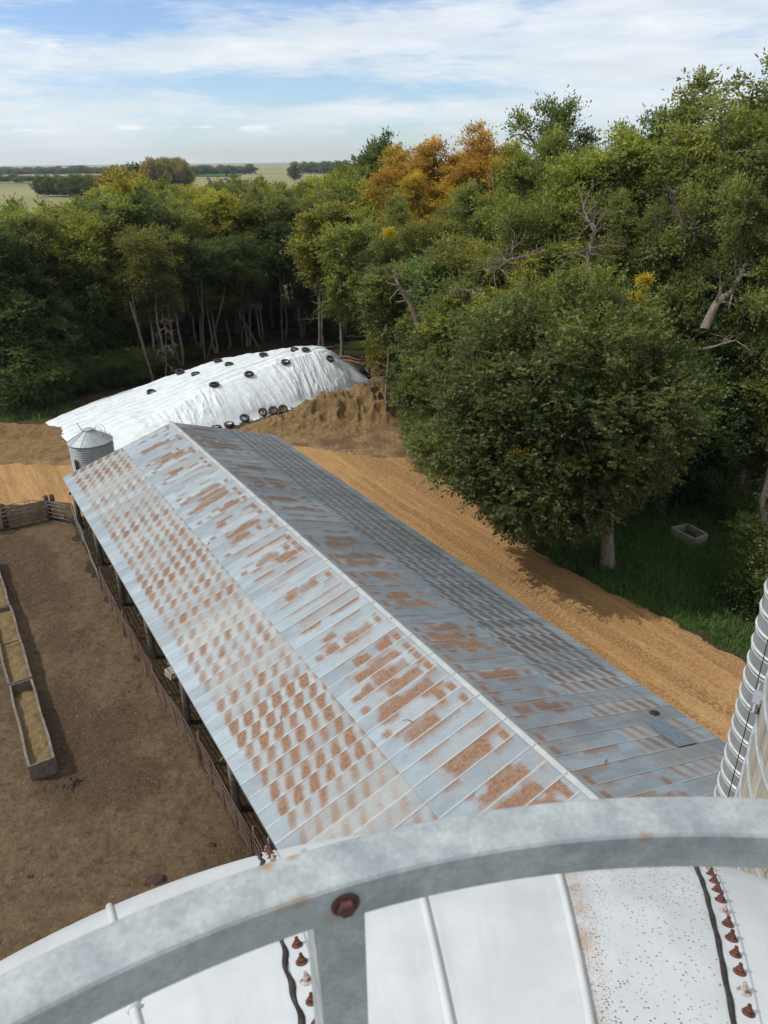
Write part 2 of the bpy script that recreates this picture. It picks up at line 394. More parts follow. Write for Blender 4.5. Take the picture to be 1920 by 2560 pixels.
# ================================================================== BARN
W2, RISE, EAVE = 6.60, 2.09, 3.0
TL, TR_ = 4.715, 4.715+2*W2
LFAR, LNEAR, PS = 43.34, 7.34, 0.61
SLEN = math.hypot(W2, RISE)
def m_roof(t):
    v = t.coord(); u = t.attr('rust'); w = t.attr('tan'); tone = t.attr('tone'); wear = t.attr('wear')
    ls = t.node('ShaderNodeCombineXYZ', {0: t.attr('lc'), 1: t.attr('sc'), 2: 0.0}).outputs[0]
    streak = t.noise(t.scale(ls, (60, 5, 1)), 1.0, 4, 0.6); blot = t.noise(t.scale(ls, (9, 9, 1)), 1.0, 5, 0.65); fine = t.noise(t.scale(ls, (40, 40, 1)), 1.0, 3, 0.6)
    nn = t.math('ADD', t.math('MULTIPLY', streak, 0.75), t.math('MULTIPLY', blot, 0.55))
    r1 = t.math('ADD', u, t.math('MULTIPLY', t.math('SUBTRACT', nn, 0.65), 1.5))
    rm = t.ramp(r1, [(0.14, 0.0), (0.45, 0.45), (0.88, 0.92)])
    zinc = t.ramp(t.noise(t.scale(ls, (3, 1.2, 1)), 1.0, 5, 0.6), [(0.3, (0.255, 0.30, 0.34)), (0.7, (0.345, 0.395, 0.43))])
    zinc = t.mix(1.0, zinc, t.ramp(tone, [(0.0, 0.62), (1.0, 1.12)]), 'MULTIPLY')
    zinc = t.mix(t.math('MULTIPLY', w, t.ramp(nn, [(0.4, 0.25), (0.8, 0.9)])), zinc, (0.37, 0.325, 0.26))
    rust = t.mix(t.ramp(blot, [(0.35, 0.0), (0.65, 1.0)]), (0.155, 0.068, 0.034), (0.30, 0.168, 0.092))
    rust = t.mix(t.ramp(fine, [(0.5, 0.0), (0.8, 0.22)]), rust, (0.17, 0.07, 0.04))
    rust = t.mix(t.attr('brown'), rust, (0.15, 0.098, 0.066))
    c = t.mix(rm, zinc, rust)
    c = t.mix(t.math('MULTIPLY', wear, 0.8), c, (0.075, 0.070, 0.070))
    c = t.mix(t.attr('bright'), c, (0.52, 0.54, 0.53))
    return {'col': c, 'rough': t.map(rm, 0, 1, 0.50, 0.85), 'metal': t.map(rm, 0, 1, 0.15, 0.0), 'bump': t.bump(fine, 0.12, 0.004)}
MROOF = principled('weathered_galvanised_roofing', m_roof, 0.5, spec=0.4)
MGALV = simple('galvanised_steel', (0.33, 0.36, 0.38), (0.46, 0.50, 0.53), 9, 0.45, 0.45, 0.15)
MWOOD = simple('old_grey_timber', (0.10, 0.08, 0.062), (0.21, 0.175, 0.14), 5, 0.9, bump=0.6)
MPURL = simple('roof_timber', (0.13, 0.09, 0.06), (0.2, 0.15, 0.10), 5, 0.9, bump=0.3)
def roof_row(side, s0, s1, lift0, lift1, kind, seed):
    """side -1 left slope, +1 right slope; s measured from the eave up the slope"""
    NC = 9; PER = 4
    du = PS/NC/PER
    nl = int(round((LFAR-LNEAR)/du)); nsg = int((s1-s0)/0.075)
    L = LNEAR+np.arange(nl+1)*du; S = np.linspace(s0, s1, nsg+1)
    LL, SS = np.meshgrid(L, S); LL = LL.ravel(); SS = SS.ravel()
    col = (LL-LNEAR)/PS; sh = np.floor(col+1e-6); fr = col-sh
    rg = np.random.default_rng(seed); N = 80
    A = lambda: rg.random(N)[np.clip(sh.astype(int), 0, N-1)]
    r1, r2, r3, r4, r5, r6 = A(), A(), A(), A(), A(), A()
    corr = 0.0085*np.cos(col*NC*2*math.pi)
    off = corr + 0.004*fr + 0.0015*(r1-.5) + lift0+(lift1-lift0)*(SS-s0)/(s1-s0)
    t_in = SS/SLEN*W2; zz = EAVE+SS/SLEN*RISE
    nt, nzv = RISE/SLEN, W2/SLEN
    T = np.where(side < 0, TL+t_in-nt*off, TR_-t_in+nt*off); Z = zz+nzv*off
    P = LL[:, None]*np.array(DL)+T[:, None]*np.array(DT)+Z[:, None]*np.array(UZ)
    idx = np.arange((nl+1)*(nsg+1)).reshape(nsg+1, nl+1)
    if side < 0: F = np.stack([idx[:-1, :-1], idx[1:, :-1], idx[1:, 1:], idx[:-1, 1:]], -1).reshape(-1, 4)
    else: F = np.stack([idx[:-1, :-1], idx[:-1, 1:], idx[1:, 1:], idx[1:, :-1]], -1).reshape(-1, 4)
    rag = (fbm(LL/0.25, SS/0.25, seed+3, 3)-.5)
    # fr=0 near seam ... fr=1 far seam (l grows away from the camera)
    tanw = np.zeros_like(LL); rust = np.zeros_like(LL); brown = np.zeros_like(LL); wear = np.zeros_like(LL)
    if kind == 'spots':
        sp = 0.52; ph = 0.50+0.25*(r1-.5)
        a = (SS-0.22-ph*0.3)/sp; j = np.floor(a); fa = a-j-.5
        amp = (0.60+0.75*r2)*(0.65+0.6*_h(sh, j, seed+9))
        shape = np.exp(-(np.abs(fa-0.42*(fr-.5)+rag*.22)/0.30)**2.4)
        cross = np.where(r3 > 0.5, .55+.45*sstep(fr, -0.1, 0.5), 1-0.45*sstep(fr, 0.3, 1.05))
        grp = sstep(vn(LL/5.5, LL*0, seed+20), .22, .48)           # some runs of sheets carry only faint rust
        rust = shape*amp*cross*(0.62+0.48*grp)*1.0*sstep(SS, 0.30, 0.55)*(1-.35*sstep(SS, s1-0.25, s1-0.02))
        tanw = (0.15+0.5*r4)*sstep(SS, 0.4, 0.9)*(1.05-0.3*grp)*(0.6+0.6*rag)+.35*np.exp(-(np.abs(fa)/0.42)**3)*sstep(SS, .45, .8)
    elif kind == 'bands':
        isP = (r1 < (0.55 if side < 0 else .52))
        e0 = s0+0.40+0.6*r2; e1 = s1-0.55-0.3*r3
        lowf = 0.50+0.40*sstep(e1-SS, 0.8, 2.2)*r6     # the patch narrows downhill
        patch = sstep(SS+rag*.5, e0-.05, e0+.30)*(1-sstep(SS+rag*.2, e1-.03, e1+.10))*(1-sstep(fr+rag*0.5, .85-lowf*.6, 1.12-lowf*.5))*(fr > 0.035)*(.62+.75*vn(SS/.5+sh*5.3, fr*1.5, seed+31))
        gap = 1-0.9*sstep(vn(SS/0.45+sh*7.1, SS*0, seed+5), .72, .80)
        p2 = np.exp(-(((SS-(s1-0.30))/0.11)**4))*(1-sstep(fr+rag*.2, .5, .75))*(r4 > .35)*(fr > .03)
        p3 = np.exp(-(((SS-(s0+0.45))/0.16)**4))*(1-sstep(fr+rag*.3, .35, .7))*(r5 > .55)*(fr > .03)
        thin = np.exp(-((1.0-fr)/0.34)**1.5)*sstep(vn(SS/0.4+sh*3.3, SS*0, seed+6)+rag*.3, .35, .62)*sstep(SS, s0+.35, s0+.7)*(1-sstep(SS, s1-.25, s1-.1))*(0.30+.5*r6)
        rust = np.where(isP, 0.80*patch*gap, 0)+np.maximum(p2*.85*(isP | (r3 > .6)), p3*.8*(isP | (r3 > .75)))+thin*(1.5)
        tanw = 0.55*r4*sstep(SS, s0+.4, s0+1.0)*(0.5+rag); rust = rust+.20*sstep(fbm(LL/.7, SS/.9, seed+40, 3), .42, .7)*sstep(SS, s0+.4, s0+.9)
    brown = np.clip((LL-18)/26, 0, 1)*0.55 + ((0.15+.4*sstep(LL, 14, 28)) if side > 0 else 0)
    if side > 0:
        tanw *= 0.5; rust *= 1.05; wear = .04+.26*sstep(LL, 14, 40)+sstep(fbm(LL/2.2, SS/5, 99, 3), .5, .7)*.3+0.25*sstep(fbm(LL/.3, SS/1.2, 98, 3), .5, .7)
        if kind == 'spots':
            wear = wear*.7+rust*1.25*sstep(LL, 9, 18); rust = rust*(1-.80*sstep(LL, 12, 22)); rust = rust*(0.45+.6*(r5 > .4))
    tone = np.clip(.62+(r5-.5)*.6, 0, 1) if side < 0 else np.clip(.30+(r5-.5)*.5, 0, 1)  # right slope zinc painted darker, shade of the side away from the sun
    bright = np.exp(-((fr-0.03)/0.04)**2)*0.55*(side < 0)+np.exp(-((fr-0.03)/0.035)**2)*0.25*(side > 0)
    wear = np.clip(wear+np.exp(-((fr-0.97)/0.022)**2)*0.8*(r2 > .25), 0, 1)
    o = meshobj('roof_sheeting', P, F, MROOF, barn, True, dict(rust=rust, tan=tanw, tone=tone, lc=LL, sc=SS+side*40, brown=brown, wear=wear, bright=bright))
    return o
barn = empty('cattle_barn', (0, 0, 0), 0, 'long open cattle barn with a rust streaked corrugated metal roof', 'barn')
ML_ = 0.5314*SLEN
roof_row(-1, -0.06, ML_+0.12, 0.0, 0.0, 'spots', 11)
roof_row(-1, ML_-0.02, SLEN-0.10, 0.016, 0.004, 'bands', 12)
roof_row(1, -0.06, ML_+0.12, 0.0, 0.0, 'spots', 13)
roof_row(1, ML_-0.02, SLEN-0.10, 0.016, 0.004, 'bands', 14)
# ridge cap: bent strip with a round bead
mb = MB(); zr = EAVE+RISE; tr0 = TL+W2
def capprof(sgn): return [(0.0, 0.055), (0.03, 0.048), (0.045, 0.024), (0.13, -0.006), (0.137, -0.02)]
prof = [(-a, b) for a, b in capprof(1)][::-1]+capprof(1)[1:]
NSEG = 30
for j in range(NSEG):
    l0 = LNEAR-0.03+(LFAR-LNEAR+.06)*j/NSEG; l1 = LNEAR-0.03+(LFAR-LNEAR+.06)*(j+1)/NSEG+0.05
    q = [B(l, tr0+a, zr+b+0.004*(j % 2)) for l in (l0, l1) for a, b in prof]; n = len(prof)
    mb.add(q, [(i, i+1, n+i+1, n+i) for i in range(n-1)])
    mb.tube([B(l1-.02, tr0-.13, zr-.0), B(l1-.02, tr0-.035, zr+.055), B(l1-.02, tr0+.035, zr+.055), B(l1-.02, tr0+.13, zr-.0)], 0.008, 5)
MCAP = simple('stained_ridge_zinc', (0.30, 0.325, 0.345), (0.39, 0.385, 0.37), 3, 0.6, 0.1, 0.15)
mb.build('ridge_cap', MCAP, barn, True)
# eave trim and gable trim
mb = MB(); mb.bar(B(LNEAR, TL-.02, EAVE-.09), B(LFAR, TL-.02, EAVE-.09), .04, .14); mb.build('fascia_board', MGALV, barn)
mb = MB(); mb.bar(B(LNEAR, TR_+.02, EAVE-.09), B(LFAR, TR_+.02, EAVE-.09), .04, .14); mb.build('fascia_board', MGALV, barn)
for lx in (LFAR+.02, LNEAR-.02):
    for sd_ in (-1, 1):
        mb = MB(); a = B(lx, tr0+sd_*W2, EAVE-.07); b = B(lx, tr0, zr-.07); mb.bar(a, b, .035, .13); mb.build('gable_trim', MGALV, barn)
# frame: posts, beams, rafters, purlins
posts_l = [8.1, 13.0, 17.9, 22.8, 27.7, 32.6, 37.4, 42.7]
for t_, lean in ((TL+.30, 1), (tr0, 0), (TR_-.25, 0)):
    for i, l_ in enumerate(posts_l):
        top = EAVE-.25 if t_ != tr0 else zr-.35
        mb = MB(); j = 0.06*math.sin(i*2.7) if lean else 0
        mb.tube([B(l_+j, t_-j*.6, -0.3), B(l_+j*.4, t_, 1.4), B(l_, t_, top)], [.15, .13, .12], 10); mb.build('post', MWOOD, barn, True)
    mb = MB(); mb.bar(B(LNEAR+.05, t_, EAVE-.30 if t_ != tr0 else zr-.36), B(LFAR-.05, t_, EAVE-.30 if t_ != tr0 else zr-.36), .10, .26); mb.build('beam', MPURL, barn)
for i, l_ in enumerate(posts_l):
    for sd_ in (-1, 1):
        mb = MB(); mb.bar(B(l_+.13, tr0+sd_*(W2-.05), EAVE-.135), B(l_+.13, tr0, zr-.135), .05, .18); mb.build('rafter', MPURL, barn)
    mb = MB(); mb.bar(B(l_+.12, TL+.05, EAVE-.9), B(l_+.12, TL+1.4, EAVE+.25), .05, .14); mb.build('brace', MPURL, barn)
# right hand wall of metal siding, ends
MSID = simple('grey_siding', (0.25, 0.27, 0.29), (0.36, 0.38, 0.40), 3, 0.6, 0.2, 0.2)
mb = MB()
n = 600
for k in range(n+1):
    l_ = LNEAR+.3+(LFAR-LNEAR-.6)*k/n; a = TR_-.12+.012*math.sin(k*1.7)
    mb.v += [tuple(B(l_, a, -.1)), tuple(B(l_, a, EAVE-.2))]
    if k: mb.f.append((2*k-2, 2*k, 2*k+1, 2*k-1))
mb.build('side_wall', MSID, barn)
# patch sheet on the right slope
def roofpt(side, l, s, lift=0.0):
    nt, nzv = RISE/SLEN, W2/SLEN; ti = s/SLEN*W2
    t_ = TL+ti-nt*lift if side < 0 else TR_-ti+nt*lift
    return B(l, t_, EAVE+s/SLEN*RISE+nzv*lift)
MPATCH = simple('dull_blue_steel', (0.135, 0.17, 0.20), (0.20, 0.24, 0.275), 6, 0.5, 0.3, 0.1)
vs = []; fs = []; NL = 54; LP = 9.75
for j in range(12):
    for k in range(NL+1):
        l_ = LP+1.25*k/NL; s_ = 1.15+0.95*j/11; vs.append(tuple(roofpt(1, l_, s_, .026+.0085*math.cos((l_-LNEAR)/PS*9*2*math.pi)+.03*max(0, 1-k/6)**2)))
for j in range(11):
    for k in range(NL): a = j*(NL+1)+k; fs.append((a, a+1, a+NL+2, a+NL+1))
meshobj('roof_patch', vs, fs, MPATCH, barn, True)
# things lying on the roof
MBLK = simple('black_rubber', (0.012, 0.012, 0.013), (0.03, 0.03, 0.032), 10, 0.75, bump=0.2)
mb = MB(); mb.lathe([(0.001, .07), (.06, .07), (.10, .05), (.13, .02), (.21, .012), (.22, 0)], 20)
o = mb.build('rubber_hat', MBLK, None, True); o.location = roofpt(1, 11.35, 1.15, .02); o.scale = (1, .62, 1); o.rotation_euler = (0, .25, .6)
tag(o, 'small black rubber scrap lying on the right roof slope beside the blue patch', 'scrap')
MTW = simple('dead_twig', (0.07, 0.05, 0.035), (0.14, 0.10, 0.07), 30, 0.9)
rng = random.Random(3)
tw = [(-1, 17.1, 1.9, 'curved twig lying low on the left roof slope'), (-1, 28.6, 3.75, 'short twig lying across the lap line of the left roof slope'), (1, 24.3, 5.0, 'crooked twig high on the right roof slope near the ridge'), (-1, 14.0, 4.9, 'small twig on the near left roof slope under the ridge'), (1, 9.9, 5.2, 'thin twig near the rusty patches of the right roof slope')]
for s_, l_, ss, lab in tw:
    mb = MB(); a = rng.uniform(0, 6); pts = []
    p = Vector((0, 0, .02))
    for k in range(7): pts.append(p.copy()); a += rng.uniform(-.4, .5); p = p+Vector((math.cos(a)*.06, math.sin(a)*.06, rng.uniform(-.006, .012)))
    mb.tube(pts, [.010, .010, .009, .008, .007, .005, .003], 5); mb.tube([pts[3], pts[3]+Vector((math.cos(a+1.2)*.1, math.sin(a+1.2)*.1, .02))], [.006, .003], 5)
    o = mb.build('twig', MTW, None); o.location = roofpt(s_, l_, ss, .02); o.rotation_euler = (0, -s_*-.3, 0); tag(o, lab, 'twig', 'twigs lying on the roof')
# ================================================================== PIPE FENCE ALONG THE BARN
def m_rust(t):
    v = t.coord(); n = t.noise(v, 3, 6); n2 = t.noise(v, 25, 4)
    c = t.mix(t.ramp(n, [(0.35, 0.0), (0.65, 1.0)]), (0.105, 0.064, 0.048), (0.165, 0.115, 0.090)); c = t.mix(t.ramp(n2, [(0.45, 0.0), (0.7, 0.6)]), c, (0.10, 0.055, 0.042))
    return {'col': c, 'bump': t.bump(n2, 0.3, 0.005)}
MRUST = principled('rusty_steel', m_rust, 0.8, spec=0.25)
MPIPEG = simple('weathered_pipe', (0.13, 0.125, 0.11), (0.22, 0.21, 0.185), 5, 0.65, 0.3, 0.2)
fl = [(42.6, 4.75), (38.6, 4.62), (34.2, 4.42), (29.6, 4.36), (25.0, 4.48), (20.4, 4.72), (15.6, 4.72), (10.8, 4.70)]
fence_lab = ['grey pipe fence panel nearest the back left corner post', 'grey brown pipe panel second from the corner along the barn', 'rusty pipe panel bending away from the barn, third from the corner', 'rusty pipe panel beside the middle of the barn eave', 'rusty pipe panel level with the far feed bunks', 'rusty pipe panel level with the nearest feed bunk end', 'nearest rusty pipe panel running down to the white silo']
for i in range(7):
    a = B(*fl[i]); b = B(*fl[i+1]); d = (b-a); L = d.length; d.normalize(); nrm = Vector((d.y, -d.x, 0))
    lean = 0.10*math.sin(i*1.9)+.05
    e = empty('pipe_fence_panel', a, 0, fence_lab[i], 'fence panel', 'pipe fence panels along the open side of the barn')
    mt = MPIPEG if i < 2 else MRUST
    def q(u, z, o=0): return d*u+nrm*(o+lean*z*.5)+UZ*z
    for k, z in enumerate([.28, .47, .66, .86, 1.07, 1.32]):
        mb = MB(); wob = [0.03*math.sin(i*3+k+u*4) for u in range(5)]
        mb.tube([q(.04+(L-.08)*u/4, z+wob[u]*.4, wob[u]*.8) for u in range(5)], 0.015 if k < 5 else .019, 8); mb.build('rail', mt, e, True)
    for u in (.05, L*.26, L*.5, L*.74, L-.05):
        mb = MB(); mb.tube([q(u, .22, .03), q(u, 1.34, .03)], .015, 8); mb.build('upright', mt, e, True)
    mb = MB(); mb.tube([q(-.02, -.2, -.05), q(-.02, 1.5, -.05)], .05, 10); mb.build('fence_post', mt, e, True)
# loose pipes lying between fence and barn at the near end
mb = MB(); mb.tube([B(12.6, 5.35, .12), B(15.0, 5.1, .5), B(15.6, 5.2, .75), B(16.1, 5.5, .3)], .03, 8); tag(mb.build('bent_pipe', MGALV, None, True), 'pale bent pipe between the near fence and the barn eave', 'pipe')
MCON = simple('rough_concrete', (0.30, 0.27, 0.23), (0.44, 0.41, 0.36), 5, 0.9, bump=0.5)
for (l_, t_, lab) in [(26.0, 5.45, 'broken pale concrete block under the barn eave by the fence'), (26.9, 5.7, 'smaller concrete rubble piece under the eave beside a larger block')]:
    mb = MB(); mb.box((0, 0, .15), (.7, .5, .35)); mb.box((.3, .1, .3), (.3, .25, .2)); o = mb.build('concrete_rubble', MCON, None, bevel=.04); o.location = B(l_, t_, 0); o.rotation_euler = (.15, .1, l_); tag(o, lab, 'rubble', 'concrete rubble under the eave')

# corner fences: boards with pipe gates
MBOARD = simple('brown_boards', (0.18, 0.115, 0.068), (0.32, 0.215, 0.13), 3.5, 0.9, bump=0.5, bscale=30)
MPOST = simple('dark_post', (0.04, 0.032, 0.025), (0.11, 0.085, 0.06), 6, 0.95, bump=0.6)
cP = at(109, 1122); cP.z = 0; lP = at(14, 1141); rP = B(43.5, 4.72)
def board_fence(a, b, h0, h1, label):
    a = Vector(a); b = Vector(b); d = (b-a); L = d.length; d.normalize(); nr = Vector((-d.y, d.x, 0))
    e = empty('board_fence', a, 0, label, 'fence', 'board fences closing the far end of the lot')
    for k in range(3):
        zc = h0+(h1-h0)*(k+.5)/3
        mb = MB(); mb.bar(UZ*zc+nr*.05, d*L+UZ*(zc+.02*(k-1))+nr*.05, .04, (h1-h0)/3-.02); mb.build('board', MBOARD, e)
    return e
board_fence(lP, cP, .12, 1.25, 'brown plank fence between two dark posts at the far left corner of the lot')
board_fence(cP, rP+Vector((0, .2, 0)), .1, 1.2, 'angled tan plank fence running from the corner post to the barn')
board_fence(at(-230, 1195), lP, .12, 1.2, 'brown plank fence left of the left dark post')
for p, lab in ((cP, 'dark round timber post at the corner of the lot'), (lP, 'dark round timber post at the left edge of the photo')):
    for k in range(2 if p is cP else 1):
        e = MB(); e.tube([(0, 0, -.2), (0.02, 0, .8), (0, 0.01, 1.55)], [.15, .14, .125], 12); o = e.build('corner_post', MPOST, None, True); o.location = Vector(p)+Vector((.28*k, .16*k, 0))
        tag(o, lab if k == 0 else 'second dark timber post set just behind the corner post', 'post', 'timber posts of the lot fence')
def pipe_gate(a, b, bow, label, parent=None):
    a = Vector(a); b = Vector(b); d = (b-a); L = d.length; d.normalize()
    e = empty('pipe_gate', a, 0, label, 'gate', 'pipe gates at the far end of the lot')
    for z in (.05, .32, .58, .84, 1.1):
        mb = MB(); mb.tube([UZ*z, d*L+UZ*z], .02, 6); mb.build('rail', MPIPEG, e, True)
    mb = MB(); mb.tube([UZ*1.3, d*(L*.28)+UZ*(1.3+bow), d*(L*.72)+UZ*(1.3+bow), d*L+UZ*1.3], .022, 6); mb.build('top_rail', MPIPEG, e, True)
    for u in (0, .33, .66, 1):
        mb = MB(); mb.tube([d*L*u, d*L*u+UZ*(1.3+(bow if 0 < u < 1 else 0))], .02, 6); mb.build('upright', MPIPEG, e, True)
off = Vector((0, -.22, 0))
pipe_gate(lP+off, cP+off, .22, 'bow topped pipe gate in front of the plank fence at the far left corner')
pipe_gate(cP+off+Vector((.1, 0, 0)), B(43.0, 4.7), .0, 'pipe gate from the corner post to the barn corner')

# ================================================================== FEED BUNKS
MBUNK = simple('bunk_steel', (0.115, 0.095, 0.078), (0.195, 0.165, 0.138), 4, 0.8, 0.1, 0.3)
MBUNKB = simple('bunk_brown_edge', (0.10, 0.078, 0.064), (0.175, 0.138, 0.115), 4, 0.8, 0.0, 0.3)
def m_feed(t):
    v = t.coord(); n = t.noise(v, 3, 7, .65); n2 = t.noise(t.scale(v, (30, 60, 30)), 1.0, 5, .7)
    c = t.mix(t.ramp(n, [(0.3, 0.0), (0.7, 1.0)]), (0.125, 0.085, 0.042), (0.24, 0.17, 0.085)); c = t.mix(t.ramp(n2, [(0.45, 0.0), (0.7, .7)]), c, (0.34, 0.25, 0.125)); c = t.mix(t.ramp(n2, [(0.25, .8), (0.42, 0)]), c, (.06, .04, .02))
    return {'col': c, 'bump': t.bump(t.math('ADD', n, t.math('MULTIPLY', n2, .6)), 1.0, .08)}
MFEED = principled('chopped_feed', m_feed, .95, spec=.1)
def bunk(l0, l1, t0, t1, h, mat, label, feed, divs=(), skew=0.0):
    e = empty('feed_bunk', B(l0, t0, 0), 0, label, 'feed bunk', 'feed bunks standing end to end on the lot')
    o0 = B(l0, t0, 0)
    def P(l, t, z): return B(l, t+skew*(l-l0), z)-o0
    for (a, b, nm) in [((l0, t0), (l1, t0), 'side_wall'), ((l0, t1), (l1, t1), 'side_wall')]:
        mb = MB(); n = 8; s = 1 if a[1] == t1 else -1
        for k in range(n):
            u0 = a[0]+(b[0]-a[0])*k/n; u1 = a[0]+(b[0]-a[0])*(k+1)/n
            w0 = .016*math.sin(u0*2.1+s)*1.0; w1 = .016*math.sin(u1*2.1+s)
            vs = [P(u0, a[1]+w0-.03, -.05), P(u0, a[1]+w0+.03, -.05), P(u0, a[1]+w0+.03, h), P(u0, a[1]+w0-.03, h), P(u1, a[1]+w1-.03, -.05), P(u1, a[1]+w1+.03, -.05), P(u1, a[1]+w1+.03, h), P(u1, a[1]+w1-.03, h)]
            mb.add(vs, [(0, 1, 2, 3), (7, 6, 5, 4), (3, 2, 6, 7), (1, 5, 6, 2), (0, 3, 7, 4)])
            # folded top lip
            vs = [P(u0, a[1]+w0-.045, h), P(u0, a[1]+w0+.045, h), P(u0, a[1]+w0+.045, h+.03), P(u0, a[1]+w0-.045, h+.03), P(u1, a[1]+w1-.045, h), P(u1, a[1]+w1+.045, h), P(u1, a[1]+w1+.045, h+.03), P(u1, a[1]+w1-.045, h+.03)]
            mb.add(vs, [(0, 1, 2, 3), (7, 6, 5, 4), (3, 2, 6, 7), (1, 5, 6, 2), (0, 3, 7, 4), (0, 4, 5, 1)])
        mb.build(nm, mat, e)
    for l_ in (l0, l1):
        mb = MB(); mb.bar(P(l_, t0-.04, h/2), P(l_, t1+.04, h/2), .05, h+.09); mb.build('end_wall', mat, e)
    for l_ in divs:
        mb = MB(); mb.bar(P(l_, t0, h+.0), P(l_, t1, h+.0), .04, .06); mb.build('cross_bar', mat, e)
    nl, nt = int((l1-l0)/.05), 20
    u = np.linspace(l0+.03, l1-.03, nl+1); w = np.linspace(t0+.03, t1-.03, nt+1); U, Wt = np.meshgrid(u, w); U = U.ravel(); Wt = Wt.ravel()
    Z = feed(U, (Wt-t0)/(t1-t0))+(fbm(U/.25, Wt/.25, int(l0*7), 4)-.5)*.16+(fbm(U/.9, Wt/.9, int(l0*5), 3)-.5)*.16
    Pn = U[:, None]*np.array(DL)+(Wt+skew*(U-l0))[:, None]*np.array(DT)+Z[:, None]*np.array(UZ)-np.array(o0)
    idx = np.arange((nl+1)*(nt+1)).reshape(nt+1, nl+1); F = np.stack([idx[:-1, :-1], idx[:-1, 1:], idx[1:, 1:], idx[1:, :-1]], -1).reshape(-1, 4)[:, ::-1].copy()
    meshobj('feed', Pn, F, MFEED, e, True)
bunk(22.87, 27.98, -.52, .28, .60, MBUNK, 'nearest grey steel feed bunk, partly filled with chopped feed', lambda u, w: .36+.07*w-.18*sstep(u, 27.0, 27.9))
bunk(28.10, 34.36, -.54, .30, .62, MBUNKB, 'second long feed bunk with a cross bar, heaped with feed', lambda u, w: .42+.03*w, (31.2,))
bunk(34.50, 40.2, -.60, .26, .62, MBUNKB, 'farthest feed bunk at the left edge of the photo', lambda u, w: .40+.02*w, (37.2,))

# ================================================================== GRAIN BIN
bx, by, br, bh, bp = -19.35, 46.3, 1.37, 2.82, 3.52
e = empty('grain_bin', (bx, by, 0), 0, 'small round corrugated steel grain bin with a conical roof behind the barn', 'grain bin')
mb = MB(); prof = []
n = 24*6
for k in range(n+1):
    z = -.1+(bh+.1)*k/n; prof.append((br+.028*math.cos(2*math.pi*k/6), z))
MBIN = simple('dull_galvanised_steel', (0.27, 0.29, 0.305), (0.36, 0.38, 0.395), 5, 0.5, 0.3, 0.15)
mb.lathe(prof, 64); mb.build('bin_wall', MBIN, e, True)
mb = MB(); mb.lathe([(br+.07, bh-.05), (br+.07, bh-.01), (.30, bp-.02)], 48); mb.build('bin_roof', MBIN, e, False)
for k in range(10):
    a = 2*math.pi*k/10+.2; mb = MB(); mb.bar((math.cos(a)*(br+.05), math.sin(a)*(br+.05), bh+.015), (math.cos(a)*.30, math.sin(a)*.30, bp+.005), .025, .025); mb.build('roof_seam', MGALV, e)
mb = MB(); mb.lathe([(.33, bp-.06), (.34, bp+.06), (.30, bp+.10), (.001, bp+.13)], 28); mb.build('filler_cap', MGALV, e, True)
MDK = simple('dark_steel', (0.05, 0.052, 0.055), (0.10, 0.10, 0.105), 8, 0.5, 0.5, 0.2)
mb = MB(); mb.tube([(-.20, -.28, bp+.05), (-.30, -.30, bp+.12), (-.52, -.33, bp+.62)], .022, 6); mb.build('lid_lever', MDK, e, True)
for j in (0, 1):
    mb = MB(); a0 = .18+.0*j; yy = -.18+.36*j
    mb.tube([(.34, yy, bp-.02), (.62, yy*1.4, bp+.32), (.82, yy*1.4, bp+.30), (.98, yy*1.4, bp+.12), (1.02, yy*1.4, bp-.42)], .016, 6); mb.tube([(.34, yy, bp+.02), (1.30, yy*1.4, bp-.30), (1.42, yy*1.4, bh-.4)], .016, 6); mb.build('grab_rail', MGALV, e, True)
for k in range(2):
    mb = MB(); z = bp-.05-.2*k; mb.tube([(.7+.25*k, -.26, z), (.7+.25*k, .26, z)], .014, 6); mb.build('rung', MGALV, e, True)
for a in (-2.05, -.72):
    mb = MB(); c = Vector((math.cos(a)*(br+.05), math.sin(a)*(br+.05), .95)); T = Vector((-math.sin(a), math.cos(a), 0)); N_ = Vector((math.cos(a), math.sin(a), 0))
    mb.box(c+T*.09, (.04, .09, 1.9), (T, N_, UZ)); mb.box(c-T*.09, (.04, .09, 1.9), (T, N_, UZ)); mb.box(c, (.15, .03, 1.86), (T, N_, UZ)); mb.build('wall_channel', MDK, e)

# ================================================================== COVERED SILAGE PILE
SECT = [  # front foot, front break, rear crest, rear foot
 [(-22.6,51.5,0),(-24.6,54.2,.10),(-27.7,58.3,.05),(-28.3,59.1,-.1)],
 [(-19.0,52.3,0),(-20.6,55.0,.75),(-25.0,61.2,.70),(-26.2,62.6,-.1)],
 [(-15.8,54.0,0),(-17.3,56.6,1.30),(-21.4,64.2,1.35),(-22.8,66,-.1)],
 [(-12.9,56.3,0),(-14.7,60.0,1.95),(-18.3,67.0,1.95),(-19.5,69.5,-.1)],
 [(-10.6,58.9,0),(-12.2,63.0,2.50),(-15.2,69.0,2.50),(-15.8,72,-.1)],
 [(-8.3,61.2,0),(-9.4,65.6,3.00),(-11.4,69.9,2.95),(-11.5,73.5,-.1)],
 [(-5.5,63.6,0),(-7.0,67.2,3.25),(-8.0,70.2,3.35),(-7.8,74,-.1)],
 [(-3.3,65.9,0),(-4.9,68.3,3.00),(-5.5,70.0,3.15),(-5.0,74,-.1)],
 [(-1.6,68.1,0),(-3.0,69.2,1.55),(-3.3,69.9,1.75),(-2.4,72.5,-.1)],
 [(-1.0,69.2,-.05),(-1.1,69.5,.05),(-1.2,70,.05),(-1.2,70.6,-.1)]]
SE = np.array(SECT, float)
